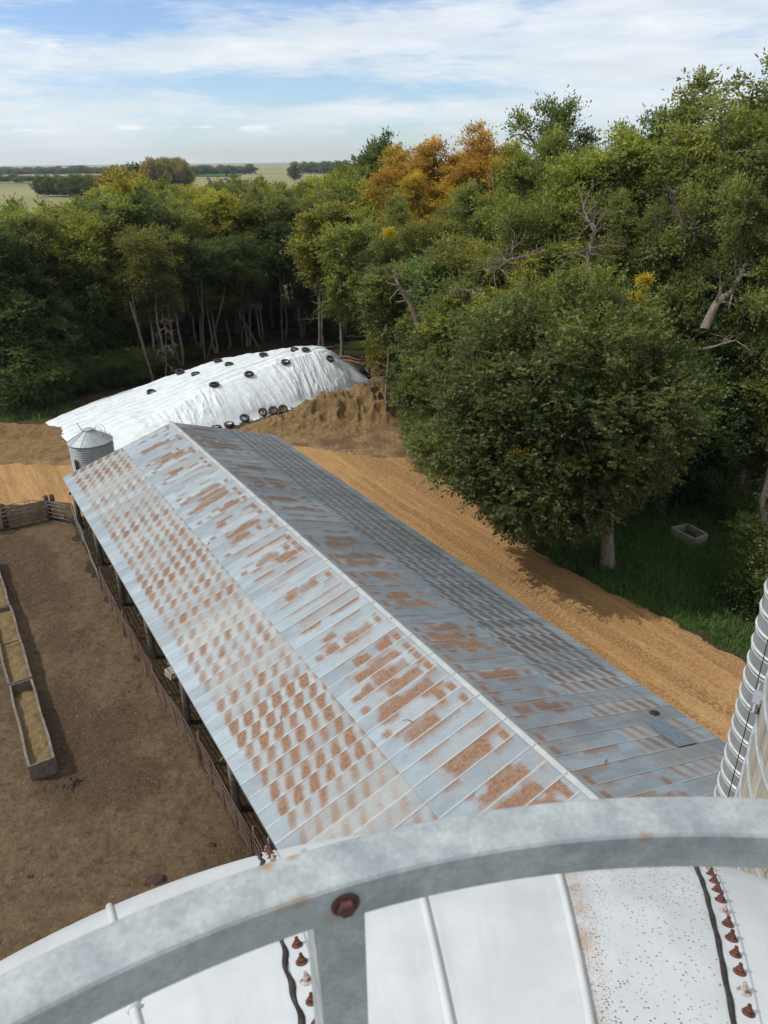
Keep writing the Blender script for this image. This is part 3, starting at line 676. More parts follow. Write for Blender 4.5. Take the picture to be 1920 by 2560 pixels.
def cat(Pm, u):
    n = len(Pm); i = np.clip(np.floor(u).astype(int), 0, n-2); f = (u-i)[:, None, None]
    g = lambda j: Pm[np.clip(j, 0, n-1)]
    a, b, c, d = g(i-1), g(i), g(i+1), g(i+2)
    return .5*((2*b)+(-a+c)*f+(2*a-5*b+4*c-d)*f**2+(-a+3*b-3*c+d)*f**3)
NU, NV = 520, 240
us = np.linspace(0, 9, NU); rows = cat(SE, us)                  # NU,4,3
vv = np.linspace(0, 3, NV)
G = np.zeros((NU, NV, 3))
for j, v_ in enumerate(vv):
    k = min(int(v_), 2); f = v_-k; a, b = rows[:, k], rows[:, k+1]; p = a*(1-f)+b*f
    bulge = math.sin(math.pi*f)
    if k == 0: p = p+np.array([0, 0, 1])*(bulge*.10*np.clip(b[:, 2:3], 0, 3))
    if k == 1: p = p+np.array([0, 0, 1])*(bulge*.10*np.clip(b[:, 2:3], 0, 3))
    if k == 2: p = p+np.array([0, 0, 1])*(bulge*.15*np.clip(a[:, 2:3], 0, 3))
    G[:, j] = p
# soften the break and crest along v
for _ in range(7): G[:, 1:-1] = G[:, 1:-1]*.5+(G[:, :-2]+G[:, 2:])*.25
U_, V_ = np.meshgrid(us, vv, indexing='ij')
X0, Y0 = G[..., 0], G[..., 1]
front = sstep(V_, .02, .2)*(1-sstep(V_, .95, 1.35)); topm = sstep(V_, .9, 1.2)*(1-sstep(V_, 2.3, 2.8)); fade = sstep(U_, 0, .4)*(1-sstep(U_, 8.6, 9))
al = X0*.77+Y0*.64; ac = -X0*.64+Y0*.77
fan = al+(1-V_)*(0.9*np.sin(al*.55))*1.0
fmask = sstep(fbm(al/2.2, V_*1.2, 199, 3), .38, .62)
folds = (1-np.abs(2*fbm(fan/.75, V_*1.6, 201, 4)-1))**3*.15*(.35+.65*fmask)+(1-np.abs(2*fbm(fan/.24+V_*1.5, V_*2.2+5, 205, 3)-1))**3*.07*fmask
drape = (fbm(fan/1.7, V_*.8, 207, 3)-.5)*.5
stripes = np.sin(ac*2*math.pi/.95+1.2*fbm(al/6, ac/3, 211, 2))*.085+(1-np.abs(2*fbm(al/2.6, ac/.35, 213, 3)-1))**4*.07
wr = (fbm(al/.35, ac/.5, 217, 4)-.5)*.06
dz = front*(folds+drape)*sstep(G[..., 2], .0, 1.0)*.9+topm*(stripes*fade+wr*fade)+(fbm(al/2.5, ac/2.5, 221, 3)-.5)*.22*fade*sstep(G[..., 2], .1, .8)
G[..., 2] += dz; G[..., 1] -= front*(folds)*.35*sstep(G[..., 2], .0, .8); G[..., 0] += front*folds*.15
apron = (1-sstep(V_, 0, .12)); G[..., 2] += apron*.05*(fbm(al/.4, ac/.4, 225, 3))
G[:, 0, 0] += (fbm(us*9, us*0, 231, 3)-.5)*.9; G[:, 0, 1] += (fbm(us*9, us*0+4, 233, 3)-.5)*.8-.1
idx = np.arange(NU*NV).reshape(NU, NV); F = np.stack([idx[:-1, :-1], idx[1:, :-1], idx[1:, 1:], idx[:-1, 1:]], -1).reshape(-1, 4)
def m_tarp(t):
    v = t.coord(); n = t.noise(v, 1.3, 6, .6); w = t.noise(t.scale(v, (3, 3, 8), (0, 0, .5)), 1.6, 6, .65, .8)
    c = t.mix(t.ramp(n, [(0.35, 0.0), (0.7, 1.0)]), (0.66, 0.70, 0.72), (0.75, 0.78, 0.79))
    return {'col': c, 'bump': t.bump(w, 0.7, 0.16)}
MTARP = principled('white_plastic_sheet', m_tarp, 0.6, spec=0.2)
tarp = meshobj('silage_cover', G.reshape(-1, 3), F, MTARP, None, True); tag(tarp, 'huge wrinkled white plastic sheet covering the silage pile', 'plastic cover')
TB = BVHTree.FromPolygons([Vector(p) for p in G.reshape(-1, 3)], F.tolist())
MTYRE = simple('tyre_rubber', (0.028, 0.026, 0.024), (0.075, 0.066, 0.055), 7, 0.85, bump=0.4, bscale=60)
MRIM = simple('rusty_rim', (0.20, 0.105, 0.06), (0.32, 0.19, 0.12), 10, 0.8, bump=0.3)
MRIMW = simple('pale_rim', (0.45, 0.43, 0.38), (0.62, 0.60, 0.55), 10, 0.6, bump=0.2)
def tyre_mesh(R=.37, r=.21, w=.22):
    prof = [(r, -w*.36), (r+.02, -w*.46), (r+(R-r)*.55, -w*.52), (R-.03, -w*.46), (R, -w*.34), (R, w*.34), (R-.03, w*.46), (r+(R-r)*.55, w*.52), (r+.02, w*.46), (r, w*.36), (r+.03, w*.2), (R-.06, 0), (r+.03, -w*.2), (r, -w*.36)]
    mb = MB(); mb.lathe(prof, 36)
    # tread blocks
    for k in range(36):
        a = 2*math.pi*k/36
        for z, sh in ((-w*.2, 0), (w*.2, .5)):
            aa = a+sh*math.pi/18; mb.box((math.cos(aa)*(R+.004), math.sin(aa)*(R+.004), z), (.022, .042, w*.26), (Vector((math.cos(aa), math.sin(aa), 0)), Vector((-math.sin(aa), math.cos(aa), 0)), UZ))
    return mb
_t = tyre_mesh().build('tyre_body', MTYRE, None, True); TYRE_ME = _t.data; bpy.data.objects.remove(_t)
mb = MB(); mb.lathe([(.215, .085), (.205, .05), (.17, .03), (.15, -.03), (.09, -.035), (.085, .02), (.04, .03), (.001, .03)], 28)
for k in range(5):
    a = 2*math.pi*k/5; mb.tube([(math.cos(a)*.06, math.sin(a)*.06, .01), (math.cos(a)*.06, math.sin(a)*.06, .045)], .01, 6)
_t = mb.build('rim', MRIM, None, True); RIM_ME = _t.data; bpy.data.objects.remove(_t)
def tyre(loc, nrm, label, scale=1.0, rim=None, spin=0.0, group='old tyres weighing down the white cover'):
    e = bpy.data.objects.new('old_tyre', None); COL.objects.link(e); tag(e, label, 'tyre', group)
    q = Vector(nrm).to_track_quat('Z', 'Y'); e.rotation_mode = 'QUATERNION'; e.rotation_quaternion = q; e.location = Vector(loc)+Vector(nrm).normalized()*.10*scale; e.scale = (scale,)*3
    b = bpy.data.objects.new('tyre_body', TYRE_ME); COL.objects.link(b); b.parent = e; b.rotation_euler.z = spin
    if rim:
        me = RIM_ME
        if rim != MRIM: me = RIM_ME.copy(); me.materials.clear(); me.materials.append(rim)
        r_ = bpy.data.objects.new('rim', me); COL.objects.link(r_); r_.parent = e; r_.rotation_euler.z = spin
    return e
def on_tarp(dx, dy):
    o = Vector((0, 0, CAMZ)); d = ray(dx, dy).normalized(); h_ = TB.ray_cast(o, d)
    if h_[0] is None:
        for k in range(1, 40):
            h_ = TB.ray_cast(o, ray(dx, dy+k).normalized())
            if h_[0] is not None: break
    n = h_[1]; n = n if n.z > 0 else -n
    return h_[0], n
for i, (dx, dy, s, lab) in enumerate([
    (327, 849, 1.0, 'lone tyre on the low left part of the white cover'), (388, 803, 1.05, 'leftmost tyre on the skyline edge of the white cover'),
    (423, 810, 1.0, 'tyre on the cover just right below the leftmost skyline tyre'), (463, 833, 1.1, 'tyre nearest the front in the middle of the white cover'),
    (471, 781, 1.0, 'second tyre along the rear edge of the cover'), (495, 789, 1.0, 'tyre just in front of the second rear edge tyre'),
    (538, 810, 1.05, 'tyre on the brow of the cover above the fan of folds'), (569, 768, 1.0, 'third tyre along the rear edge of the cover, half sunk'),
    (617, 784, 1.05, 'tyre at the top of the longest folds of the cover'), (636, 757, .95, 'left of two tyres close together at the highest rear edge'),
    (660, 757, .95, 'right of two tyres close together at the highest rear edge'), (712, 776, .95, 'rightmost tyre on top of the white cover')]):
    p, n = on_tarp(dx, dy); n = (n*.5+UZ*.6).normalized()
    if i == 11: n = (n+Vector((.5, -.25, 0))).normalized()
    tyre(p, n, lab, s*1.02, spin=i)
# tyres along the front foot
G2 = 'tyres along the foot of the white cover'
for i, (dx, dy, tilt, rim, lab) in enumerate([
    (468, 926, 0, None, 'tyre half hidden behind the far gable of the barn roof'), (495, 919, .1, MRIMW, 'tyre with a pale rim lying at the foot of the cover'),
    (528, 905, .55, None, 'empty leaning tyre at the foot of the cover showing white plastic through it'), (567, 892, .75, MRIM, 'left of the three leaning wheels with rusty rims'),
    (590, 888, .75, MRIM, 'middle of the three leaning wheels with rusty rims'), (611, 885, .85, MRIM, 'right of the three leaning wheels with rusty rims')]):
    p = at(dx, dy, .12+.12*tilt); n = Vector((.25, -1, 0)).normalized()*tilt+UZ*(1-.35*tilt)
    tyre(p, n, lab, 1.06, rim, i*.7, G2)
# stack of dark tyres at the right tip and black plastic roll
for i, (dx, dy, z, n, s) in enumerate([(768, 806, .55, (.5, -.5, .6), 1.1), (776, 812, .15, (.2, -.2, 1), 1.0), (781, 820, .30, (.4, -.3, .8), .95), (790, 815, .1, (.3, 0, 1), .95), (788, 825, .12, (.1, -.3, 1), .9), (797, 829, .08, (0, -.1, 1), .9)]):
    tyre(at(dx, dy, z), Vector(n), ['uppermost dark tyre heaped against the right tip of the cover', 'tyre under the uppermost one at the right tip of the cover', 'middle tyre of the heap at the right tip of the cover', 'right hand tyre of the heap at the right tip of the cover', 'low tyre at the front of the heap beside the soil mound', 'last tyre on the ground at the right end of the heap'][i], s, MRIMW if i in (2, 4) else None, i, 'tyres heaped at the right tip of the cover')
mb = MB(); p0 = at(748, 789, .9); p1 = at(790, 808, .35); mb.tube([p0, p0.lerp(p1, .3)+UZ*.12, p0.lerp(p1, .7)+UZ*.1, p1], [.35, .5, .45, .25], 14); o = mb.build('black_plastic_roll', MBLK, None, True); tag(o, 'bundled black plastic behind the right tip of the white cover', 'plastic bundle')
# logs and branches behind
MBARK = simple('bark', (0.085, 0.068, 0.052), (0.175, 0.145, 0.115), 6, 0.95, bump=0.9, bscale=25, bdist=.03)
MBARKR = simple('reddish_log', (0.13, 0.06, 0.035), (0.25, 0.13, 0.075), 5, 0.9, bump=0.5)
for i, (a, b, r, lab) in enumerate([((735, 778, .3), (790, 788, .3), .16, 'reddish log lying behind the right end of the white cover'), ((730, 770, .6), (782, 779, .5), .12, 'thin reddish log on top of the pile behind the cover'), ((722, 773, .2), (775, 772, .35), .14, 'dark log at the back of the log pile'), ((700, 750, 1.2), (780, 756, .5), .07, 'long bare branch arching over the log pile')]):
    p0 = at(*a); p1 = at(*b); mb = MB(); mb.tube([p0, p0.lerp(p1, .35)+UZ*.12, p0.lerp(p1, .7)+UZ*.05, p1], [r, r*.95, r*.8, r*.6], 9); tag(mb.build('log', MBARKR if i < 2 else MBARK, None, True), lab, 'log', 'logs and branches behind the cover')

# ================================================================== SOIL HEAPS
def heap(name, x0, x1, y0, y1, st, fn, label, cat):
    x, y, F = grid(x0, x1, y0, y1, st); z = fn(x, y); keep = (z[F].max(1) > -.14); V, F2, _ = compact(np.stack([x, y, z], -1), F[keep])
    return tag(meshobj(name, V, F2, MHEAP, None, True), label, cat, 'brown heaps beside the white cover')
def m_heap(t):
    v = t.coord(); n = t.noise(v, 1.6, 7, .65); n2 = t.noise(v, 11, 6, .7)
    c = t.mix(t.ramp(n, [(0.35, 0.0), (0.65, 1.0)]), (0.19, 0.115, 0.053), (0.33, 0.215, 0.10)); c = t.mix(t.ramp(n2, [(0.4, 0.0), (0.68, .7)]), c, (0.43, 0.295, 0.145)); c = t.mix(t.ramp(n2, [(0.32, .8), (0.46, 0.0)]), c, (0.08, 0.045, 0.02))
    return {'col': c, 'bump': t.bump(t.math('ADD', n2, t.math('MULTIPLY', t.noise(v, 30, 4), .4)), 1.0, .2)}
MHEAP = principled('brown_silage_soil', m_heap, .95, spec=.1)
def lump(x, y, s, sd): return (1-np.abs(2*fbm(x/s, y/s, sd, 4)-1))
def gH(cx, cy, sx_, sy_, h, rot=0.0, pw=1.0):
    c, s = math.cos(rot), math.sin(rot); x, y = XY; u = (x-cx)*c+(y-cy)*s; v = -(x-cx)*s+(y-cy)*c
    return h*np.exp(-((u/sx_)**2+(v/sy_)**2)**pw)
XY = None
def hp1(x, y):
    global XY; XY = (x, y)
    b = gH(-3.2, 59.6, 3.2, 2.2, 1.8, .35, 1.8)+gH(0.0, 59.6, 2.3, 2.3, 2.0, 0, 1.8)+gH(-5.6, 58.6, 4.0, 1.9, .85, .45)+gH(-9.0, 56.6, 4.2, 1.5, .35, .5)+gH(-3.5, 56.6, 5, 2.2, .45, .2)
    k = np.clip(b/1.2, 0.12, 1)
    b = b*.72
    return b+(lump(x, y, 1.5, 301)-.6)*1.1*k+(lump(x, y, .6, 305)-.6)*.62*k+(lump(x, y, .28, 307)-.6)*.24*k+(fbm(x/.2, y/.2, 311, 3)-.5)*.16-.16+ground_h(x, y)
heap('silage_heap', -16, 4.5, 52, 65, .1, hp1, 'lumpy brown heap in front of the right end of the white cover', 'heap')
def hp2(x, y):
    global XY; XY = (x, y)
    b = gH(-32, 54.0, 6, 2.2, .8, .35, 1.5)+gH(-26, 51.6, 4.0, 1.6, .45, .2)+gH(-36, 52.5, 7, 3, .8, .3)
    k = np.clip(b, .1, 1)
    return b+(lump(x, y, 1.1, 321)-.6)*.6*k+(lump(x, y, .4, 325)-.6)*.35*k+(fbm(x/.2, y/.2, 331, 3)-.5)*.14-.15+ground_h(x, y)
heap('spread_heap', -52, -18, 47, 61, .12, hp2, 'low spread of tan soil left of the grain bin', 'heap')
# dark soil strip at the sheet foot
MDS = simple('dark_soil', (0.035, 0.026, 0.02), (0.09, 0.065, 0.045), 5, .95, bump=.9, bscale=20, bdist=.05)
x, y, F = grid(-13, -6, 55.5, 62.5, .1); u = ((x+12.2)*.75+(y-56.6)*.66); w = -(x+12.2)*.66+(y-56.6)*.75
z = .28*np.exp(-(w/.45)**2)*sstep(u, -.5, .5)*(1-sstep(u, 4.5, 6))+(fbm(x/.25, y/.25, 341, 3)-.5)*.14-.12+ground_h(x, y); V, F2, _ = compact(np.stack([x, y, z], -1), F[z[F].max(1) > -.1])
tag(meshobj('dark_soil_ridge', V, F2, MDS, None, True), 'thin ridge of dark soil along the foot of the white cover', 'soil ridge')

# ================================================================== WHITE DOME SILO BELOW THE CAMERA
CX, CY, Z0, DA, DB = .2718, -.5143, CAMZ-1.615, 2.819, 1.224
def m_paint(t):
    v = t.coord(); spx = t.node('ShaderNodeSeparateXYZ', {0: v})
    ang = t.math('ARCTAN2', spx.outputs[0], spx.outputs[1])      # 0 = +Y, rib at 7.1 deg
    n = t.noise(v, 5, 6); c = t.mix(t.ramp(n, [(0.3, 0.0), (0.7, 1.0)]), (0.46, 0.48, 0.50), (0.55, 0.565, 0.585))
    right = t.map(ang, R_(7.0), R_(7.9), 0, 1); r2 = t.map(ang, R_(19.6), R_(18.9), 0, 1); pan = t.math('MULTIPLY', right, r2)
    near = t.math('MULTIPLY', t.map(ang, R_(7.0), R_(11.0), 1.0, .0), pan)
    vo = t.node('ShaderNodeTexVoronoi', {'Vector': v, 'Scale': 85.0}); vo2 = t.node('ShaderNodeTexVoronoi', {'Vector': v, 'Scale': 190.0})
    dens = t.math('ADD', t.math('MULTIPLY', t.noise(v, 3.5, 3), 1.0), t.math('MULTIPLY', near, .42))
    spot = t.math('MULTIPLY', t.ramp(vo.outputs['Distance'], [(0.20, 1.0), (0.30, 0.0)]), t.ramp(dens, [(0.34, 0.0), (0.52, 1.0)]))
    cs = t.node('ShaderNodeSeparateColor', {0: vo.outputs['Color']}); spot = t.math('MULTIPLY', spot, t.ramp(cs.outputs[0], [(0.35, 0.0), (0.42, 1.0)]))
    spot2 = t.math('MULTIPLY', t.ramp(vo2.outputs['Distance'], [(0.22, 1.0), (0.34, 0.0)]), t.ramp(t.math('ADD', t.noise(v, 9, 3), near), [(0.72, 0.0), (0.95, 1.0)]))
    allp = t.math('MAXIMUM', t.math('MULTIPLY', spot, .95), t.math('MULTIPLY', spot2, .95)); allp = t.math('MULTIPLY', allp, t.math('ADD', t.math('MULTIPLY', pan, .96), .04))
    c = t.mix(allp, c, (0.12, 0.09, 0.07))
    yv = t.map(spx.outputs[1], .7, 1.75, 0.0, 1.0)
    ru = t.math('MULTIPLY', t.math('MULTIPLY', t.map(ang, R_(7.3), R_(9.4), 1.0, 0.0), pan), t.math('MULTIPLY', yv, t.ramp(t.noise(v, 14, 5), [(0.38, 0.1), (0.62, 1.0)])))
    c = t.mix(t.math('MULTIPLY', ru, .95), c, (0.33, 0.185, 0.06))
    gr_ = t.noise(t.node('ShaderNodeCombineXYZ', {0: t.math('MULTIPLY', ang, 14.0), 1: t.math('MULTIPLY', spx.outputs[2], 2.0), 2: 0.0}).outputs[0], 2.0, 6, .7); c = t.mix(t.ramp(gr_, [(0.48, 0.0), (0.70, .38)]), c, (0.40, 0.405, 0.385))
    vf = t.node('ShaderNodeTexVoronoi', {'Vector': v, 'Scale': 260.0}); c = t.mix(t.math('MULTIPLY', t.ramp(vf.outputs['Distance'], [(0.10, 1.0), (0.22, 0.0)]), .45), c, (0.36, 0.37, 0.37))
    sm = t.ramp(t.noise(v, 2.6, 4), [(0.62, 0.0), (0.72, .22)]); c = t.mix(sm, c, (0.62, 0.64, 0.66))
    sc = t.ramp(t.noise(t.scale(v, (14, 14, 14)), 1.0, 5, .75, 1.5), [(0.71, 0.0), (0.74, .5)]); c = t.mix(sc, c, (0.50, 0.50, 0.49))
    return {'col': c, 'bump': t.bump(t.noise(v, 30, 4), .12, .004)}
MWHITE = principled('white_enamel', m_paint, .45, spec=.3)
silo = empty('white_silo', (CX, CY, 0), 0, 'white domed silo top with bolted seams below the camera', 'silo')
def dome(th, rr, lift=0.0):
    """th degrees from +Y clockwise, rr radius; local to the silo axis"""
    q = math.sqrt(max(0, 1-(rr/DA)**2)); z = Z0-DB+DB*q
    nr = rr/DA**2; nz_ = (DB*q)/DB**2; L = math.hypot(nr, nz_); nr /= L; nz_ /= L
    a = R_(th); r_ = rr+nr*lift
    return Vector((r_*math.sin(a), r_*math.cos(a), z+nz_*lift)), Vector((nr*math.sin(a), nr*math.cos(a), nz_))
rr_ = [DA*math.sin(math.pi/2*k/60) for k in range(61)]
vs = []; fs = []; NT_ = 360
for r_ in rr_:
    for k in range(NT_): vs.append(tuple(dome(k*360/NT_, r_)[0]))
for i in range(60):
    for k in range(NT_):
        k2 = (k+1) % NT_; fs.append((i*NT_+k, (i+1)*NT_+k, (i+1)*NT_+k2, i*NT_+k2))
meshobj('dome', vs, fs, MWHITE, silo, True)
mb = MB(); mb.lathe([(DA, Z0-DB), (DA+.02, Z0-DB-.02), (DA+.02, Z0-DB-.12), (DA, Z0-DB-.13), (DA, -.2)], 120); mb.build('silo_wall', MWHITE, silo, True)
MGASK = simple('black_gasket', (0.012, 0.011, 0.011), (0.045, 0.038, 0.034), 25, .7, bump=.5)
MBOLT = simple('rusted_bolt', (0.065, 0.024, 0.018), (0.15, 0.055, 0.035), 60, .75, bump=.4, bscale=200, bdist=.002)
MBOLTW = simple('half_painted_bolt', (0.15, 0.06, 0.045), (0.62, 0.60, 0.57), 45, .7, bump=.3)
def bolt_mb():
    mb = MB(); mb.lathe([(.0001, -.002), (.0165, -.002), (.0165, .0022), (.011, .004), (.0105, .005)], 16)
    mb.lathe([(.0105, .004), (.0105, .012), (.0085, .014), (.0055, .0145), (.0055, .024), (.0045, .0255), (.0001, .026)], 6); return mb
_o = bolt_mb().build('bolt', MBOLT, None); BOLT = _o.data; bpy.data.objects.remove(_o); BOLTW = BOLT.copy(); BOLTW.materials.clear(); BOLTW.materials.append(MBOLTW)
RIBA = [7.1+12*k for k in range(30)]
for a in RIBA:
    bolted = (round((a-19.1)/12) % 3 == 0)
    if bolted:
        mb = MB(); n = 90; w0, w1 = -.7, 2.6       # raised lap strip, degrees scale with radius
        pts = [(r_, ) for r_ in np.linspace(.25, DA*.995, n)]
        rows_ = []
        for (r_,) in pts:
            dgr = math.degrees(1/max(r_, .3)); rows_.append([dome(a-.0*dgr, r_, .0002)[0], dome(a-.0*dgr, r_, .0045)[0], dome(a+.055*dgr, r_, .0045)[0], dome(a+.062*dgr, r_, .0002)[0]])
        base_ = len(mb.v)
        for q in rows_: mb.v += [tuple(p) for p in q]
        for i in range(n-1):
            for k in range(3): b_ = base_+i*4+k; mb.f.append((b_, b_+4, b_+5, b_+1))
        mb.build('seam_strip', MWHITE, silo)
        mb = MB(); pts = []; rad = []
        for i, r_ in enumerate(np.linspace(.25, DA*.995, 160)):
            dgr = math.degrees(1/max(r_, .3)); wob = .0035*math.sin(i*.9+a)+.003*math.sin(i*.37)
            if abs(((a+180) % 360-180)-19.1) < 1: wob *= .25
            pts.append(dome(a+(-.006+wob)*dgr, r_, .003)[0]); rad.append(.0074+(.0022 if a < 0 or a > 180 else .0008)*math.sin(i*.9+a+1))
        mb.tube(pts, rad, 8); mb.build('gasket', MGASK, silo, True)
    else:
        mb = MB(); pts = [dome(a, r_, .0015)[0] for r_ in np.linspace(.25, DA*.975, 80)]; mb.tube(pts, [.0125]*79+[.004], 10); mb.build('rib', MWHITE, silo, True)
nb = 0
for a, r0, r1 in ((19.1, 1.0, 2.7), (-16.9, 1.0, 2.75)):
    r_ = r0; k = 0
    while r_ < r1 and nb < 98:
        dgr = math.degrees(1/r_); p, n_ = dome(a+.032*dgr, r_, .0045)
        o = bpy.data.objects.new('bolt', BOLTW if (k*7+int(a)) % 5 == 1 else BOLT); COL.objects.link(o); o.parent = silo; o.location = p; o.scale = (.92+.16*((k*37) % 10)/10,)*3; o.rotation_mode = 'QUATERNION'; o.rotation_quaternion = n_.to_track_quat('Z', 'Y')@Matrix.Rotation(k*1.1, 3, 'Z').to_quaternion()
        q = math.sqrt(max(.02, 1-(r_/DA)**2)); slope = DB/DA*(r_/DA)/q; r_ += .072/math.sqrt(1+slope**2); k += 1; nb += 1
# caulk beads and knob on ribs
mb = MB(); pts = [dome(-28.9, r_, .004)[0] for r_ in np.linspace(1.9, 2.12, 24)]; mb.tube(pts, [.016+.005*math.sin(i*2.2) for i in range(24)], 9); mb.build('caulk_bead', MWHITE, silo, True)
kp, kn = dome(-4.9, 2.16, .01); mb = MB(); mb.lathe([(.03, 0), (.032, .018), (.02, .034), (.001, .04)], 14); o = mb.build('knob', MWHITE, silo, True); o.location = kp; o.rotation_mode = 'QUATERNION'; o.rotation_quaternion = kn.to_track_quat('Z', 'Y')

# ================================================================== GUARD RAIL
STAINS = []
def m_galv(t):
    v = t.coord(); n = t.noise(v, 22, 5, .6); n2 = t.noise(v, 7, 4)
    c = t.mix(t.ramp(n, [(0.3, 0.0), (0.7, 1.0)]), (0.235, 0.262, 0.28), (0.43, 0.46, 0.465)); c = t.mix(t.ramp(n2, [(0.5, 0.0), (0.75, .5)]), c, (0.42, 0.45, 0.42)); c = t.mix(t.ramp(t.noise(v, 60, 4, .7), [(0.45, 0.0), (0.7, .5)]), c, (0.26, 0.28, 0.29))
    vs_ = t.node('ShaderNodeTexVoronoi', {'Vector': v, 'Scale': 260.0}); sc_ = t.node('ShaderNodeSeparateColor', {0: vs_.outputs['Color']}); c = t.mix(1.0, c, t.ramp(sc_.outputs[0], [(0.0, .90), (1.0, 1.06)]), 'MULTIPLY')
    scr = t.noise(t.scale(v, (9, 9, 240)), 1.0, 4, .8, 2.0); c = t.mix(t.ramp(scr, [(0.66, 0.0), (0.72, .35)]), c, (0.60, 0.62, 0.62))
    for (px_, py_, pz_, rr_, am) in STAINS:
        dd_ = t.node('ShaderNodeVectorMath', {0: v, 1: (px_, py_, pz_)}, operation='DISTANCE').outputs['Value']
        c = t.mix(t.math('MULTIPLY', t.math('MULTIPLY', t.map(dd_, rr_, rr_*.2, 0, 1), am), t.ramp(n, [(0.35, .25), (0.6, 1.0)])), c, (0.30, 0.17, 0.06))
    return {'col': c, 'bump': t.bump(n, .2, .001)}
RX, RY, RZ = .242, -.470, CAMZ-.500
for (sx_, sy_, sz_, r_, am) in [(575, 1868, 0, .010, .8), (630, 1848, 0, .008, .7), (650, 1958, -.003, .012, .9), (610, 1975, -.004, .010, .8), (1395, 1812, -.004, .008, .9), (738, 1985, -.03, .016, .7)]:
    q_ = at(sx_, sy_, RZ+sz_); STAINS.append((q_.x-RX, q_.y-RY, q_.z-(Z0-.05), r_, am))
MGR = principled('old_galvanised_angle', m_galv, .6, .2, .35)
rail = empty('guard_rail', (RX, RY, Z0-.05), 0, 'curved galvanised guard rail just below the camera', 'railing')
zt = RZ-(Z0-.05); ro, ri, hh_ = .943, .902, .038
mb = MB(); N_ = 160; th_ = .005
prof = [(ri, zt-hh_), (ri, zt-.003), (ri+.002, zt-.0008), (ri+.005, zt), (ro-.002, zt), (ro, zt-.0015), (ro, zt-th_), (ri+th_, zt-th_), (ri+th_, zt-hh_), (ri, zt-hh_)]
mb.lathe(prof, N_); mb.build('top_rail', MGR, rail, True).data.polygons.foreach_set('use_smooth', np.zeros(len(mb.f), bool))
MBOLTD = simple('dark_rusted_bolt', (0.05, 0.022, 0.018), (0.11, 0.045, 0.035), 90, .8, bump=.5, bscale=200, bdist=.002)
def post(ang):
    q = R_(ang); N__ = Vector((math.sin(q), math.cos(q), 0)); T = Vector((math.cos(q), -math.sin(q), 0))
    c = N__*(ri+.012)
    mb = MB(); c0 = N__*(ri+.0095); mb.box(c0+UZ*((zt-.012)/2-.0), (.040, .006, zt-.02), (T, N__, UZ)); mb.box(c0-T*.0175+N__*.024+UZ*((zt-.012)/2), (.005, .045, zt-.02), (T, N__, UZ))
    mb.build('post', MGR, rail)
    mb = MB(); mb.lathe([(.0115, 0), (.0115, .0016), (.0078, .002), (.0078, .0022)], 16); mb.lathe([(.0078, .002), (.0080, .0055), (.0068, .0072), (.0001, .0078)], 6); o = mb.build('post_bolt', MBOLTD, rail, False)
    o.location = N__*(ri-.0005)+UZ*(zt-.021)+T*.003; o.rotation_mode = 'QUATERNION'; o.rotation_quaternion = (-N__).to_track_quat('Z', 'Y')
pc = at(737, 1965, RZ-.03); PANG = math.degrees(math.atan2(pc.x-RX, pc.y-RY))
for k in range(6): post(PANG+60*k)
#@@RUSTRAIL

# ================================================================== CONCRETE STAVE SILO AND CHUTE ON THE RIGHT
def m_stave(t):
    v = t.coord(); sp = t.node('ShaderNodeSeparateXYZ', {0: v}); a = t.math('ARCTAN2', sp.outputs[1], sp.outputs[0])
    cv = t.node('ShaderNodeCombineXYZ', {0: t.math('MULTIPLY', a, 2.8), 1: sp.outputs[2], 2: 0.0}).outputs[0]
    n = t.noise(t.scale(cv, (5, .8, 1)), 1.0, 6, .65); n2 = t.noise(cv, 14, 5, .7)
    br_ = t.node('ShaderNodeTexBrick', {'Vector': t.scale(cv, (1, 1, 1), (0, 0, math.pi/2)), 'Scale': 1.0, 'Brick Width': .76, 'Row Height': .254, 'Mortar Size': .006, 'Color1': (.85, .85, .85, 1), 'Color2': (1.05, 1.05, 1.05, 1), 'Mortar': (.3, .3, .3, 1)})
    c = t.mix(t.ramp(n, [(0.3, 0.0), (0.7, 1.0)]), (0.26, 0.235, 0.195), (0.47, 0.43, 0.365)); c = t.mix(1.0, c, br_.outputs['Color'], 'MULTIPLY'); c = t.mix(t.ramp(n2, [(0.5, 0.0), (0.75, .5)]), c, (0.22, 0.20, 0.17))
    return {'col': c, 'bump': t.bump(t.math('ADD', n2, t.math('MULTIPLY', br_.outputs['Fac'], -2.0)), .5, .01)}
MSTAVE = principled('concrete_staves', m_stave, .9, spec=.2)
SA = R_(54.9); SD = 7.40; SR = 2.80; sxp, syp = SD*math.sin(SA), SD*math.cos(SA)
st = empty('stave_silo', (sxp, syp, 0), 0, 'pale concrete stave silo with steel hoops at the right edge', 'silo')
STOP = CAMZ+1.4
mb = MB(); mb.lathe([(SR, -.2), (SR, STOP)], 160); mb.build('silo_wall', MSTAVE, st, True)
mb = MB(); mb.lathe([(SR+.06, STOP-.02), (SR+.02, STOP+.1), (SR*.7, STOP+1.0), (SR*.3, STOP+1.5), (.001, STOP+1.6)], 64); mb.build('silo_roof', MGALV, st, True)
k = 0; z = .5
while z < STOP:
    mb = MB(); ax = 2*math.pi; pts = []
    n = 120
    b0 = len(mb.v)
    mb2 = [(SR+.001, z-.012), (SR+.02, z-.012), (SR+.024, z), (SR+.02, z+.012), (SR+.001, z+.012)]
    mb.lathe(mb2, 120); mb.build('hoop', MGALV, st, True); k += 1; z += .385 if z > 6 else .77
mb = MB()
hz = CAMZ-4.83
ah = R_(33.5); hp = Vector((math.sin(ah), math.cos(ah), 0))*6.80-Vector((sxp, syp, 0)); hp = hp.normalized()*(SR+.05)
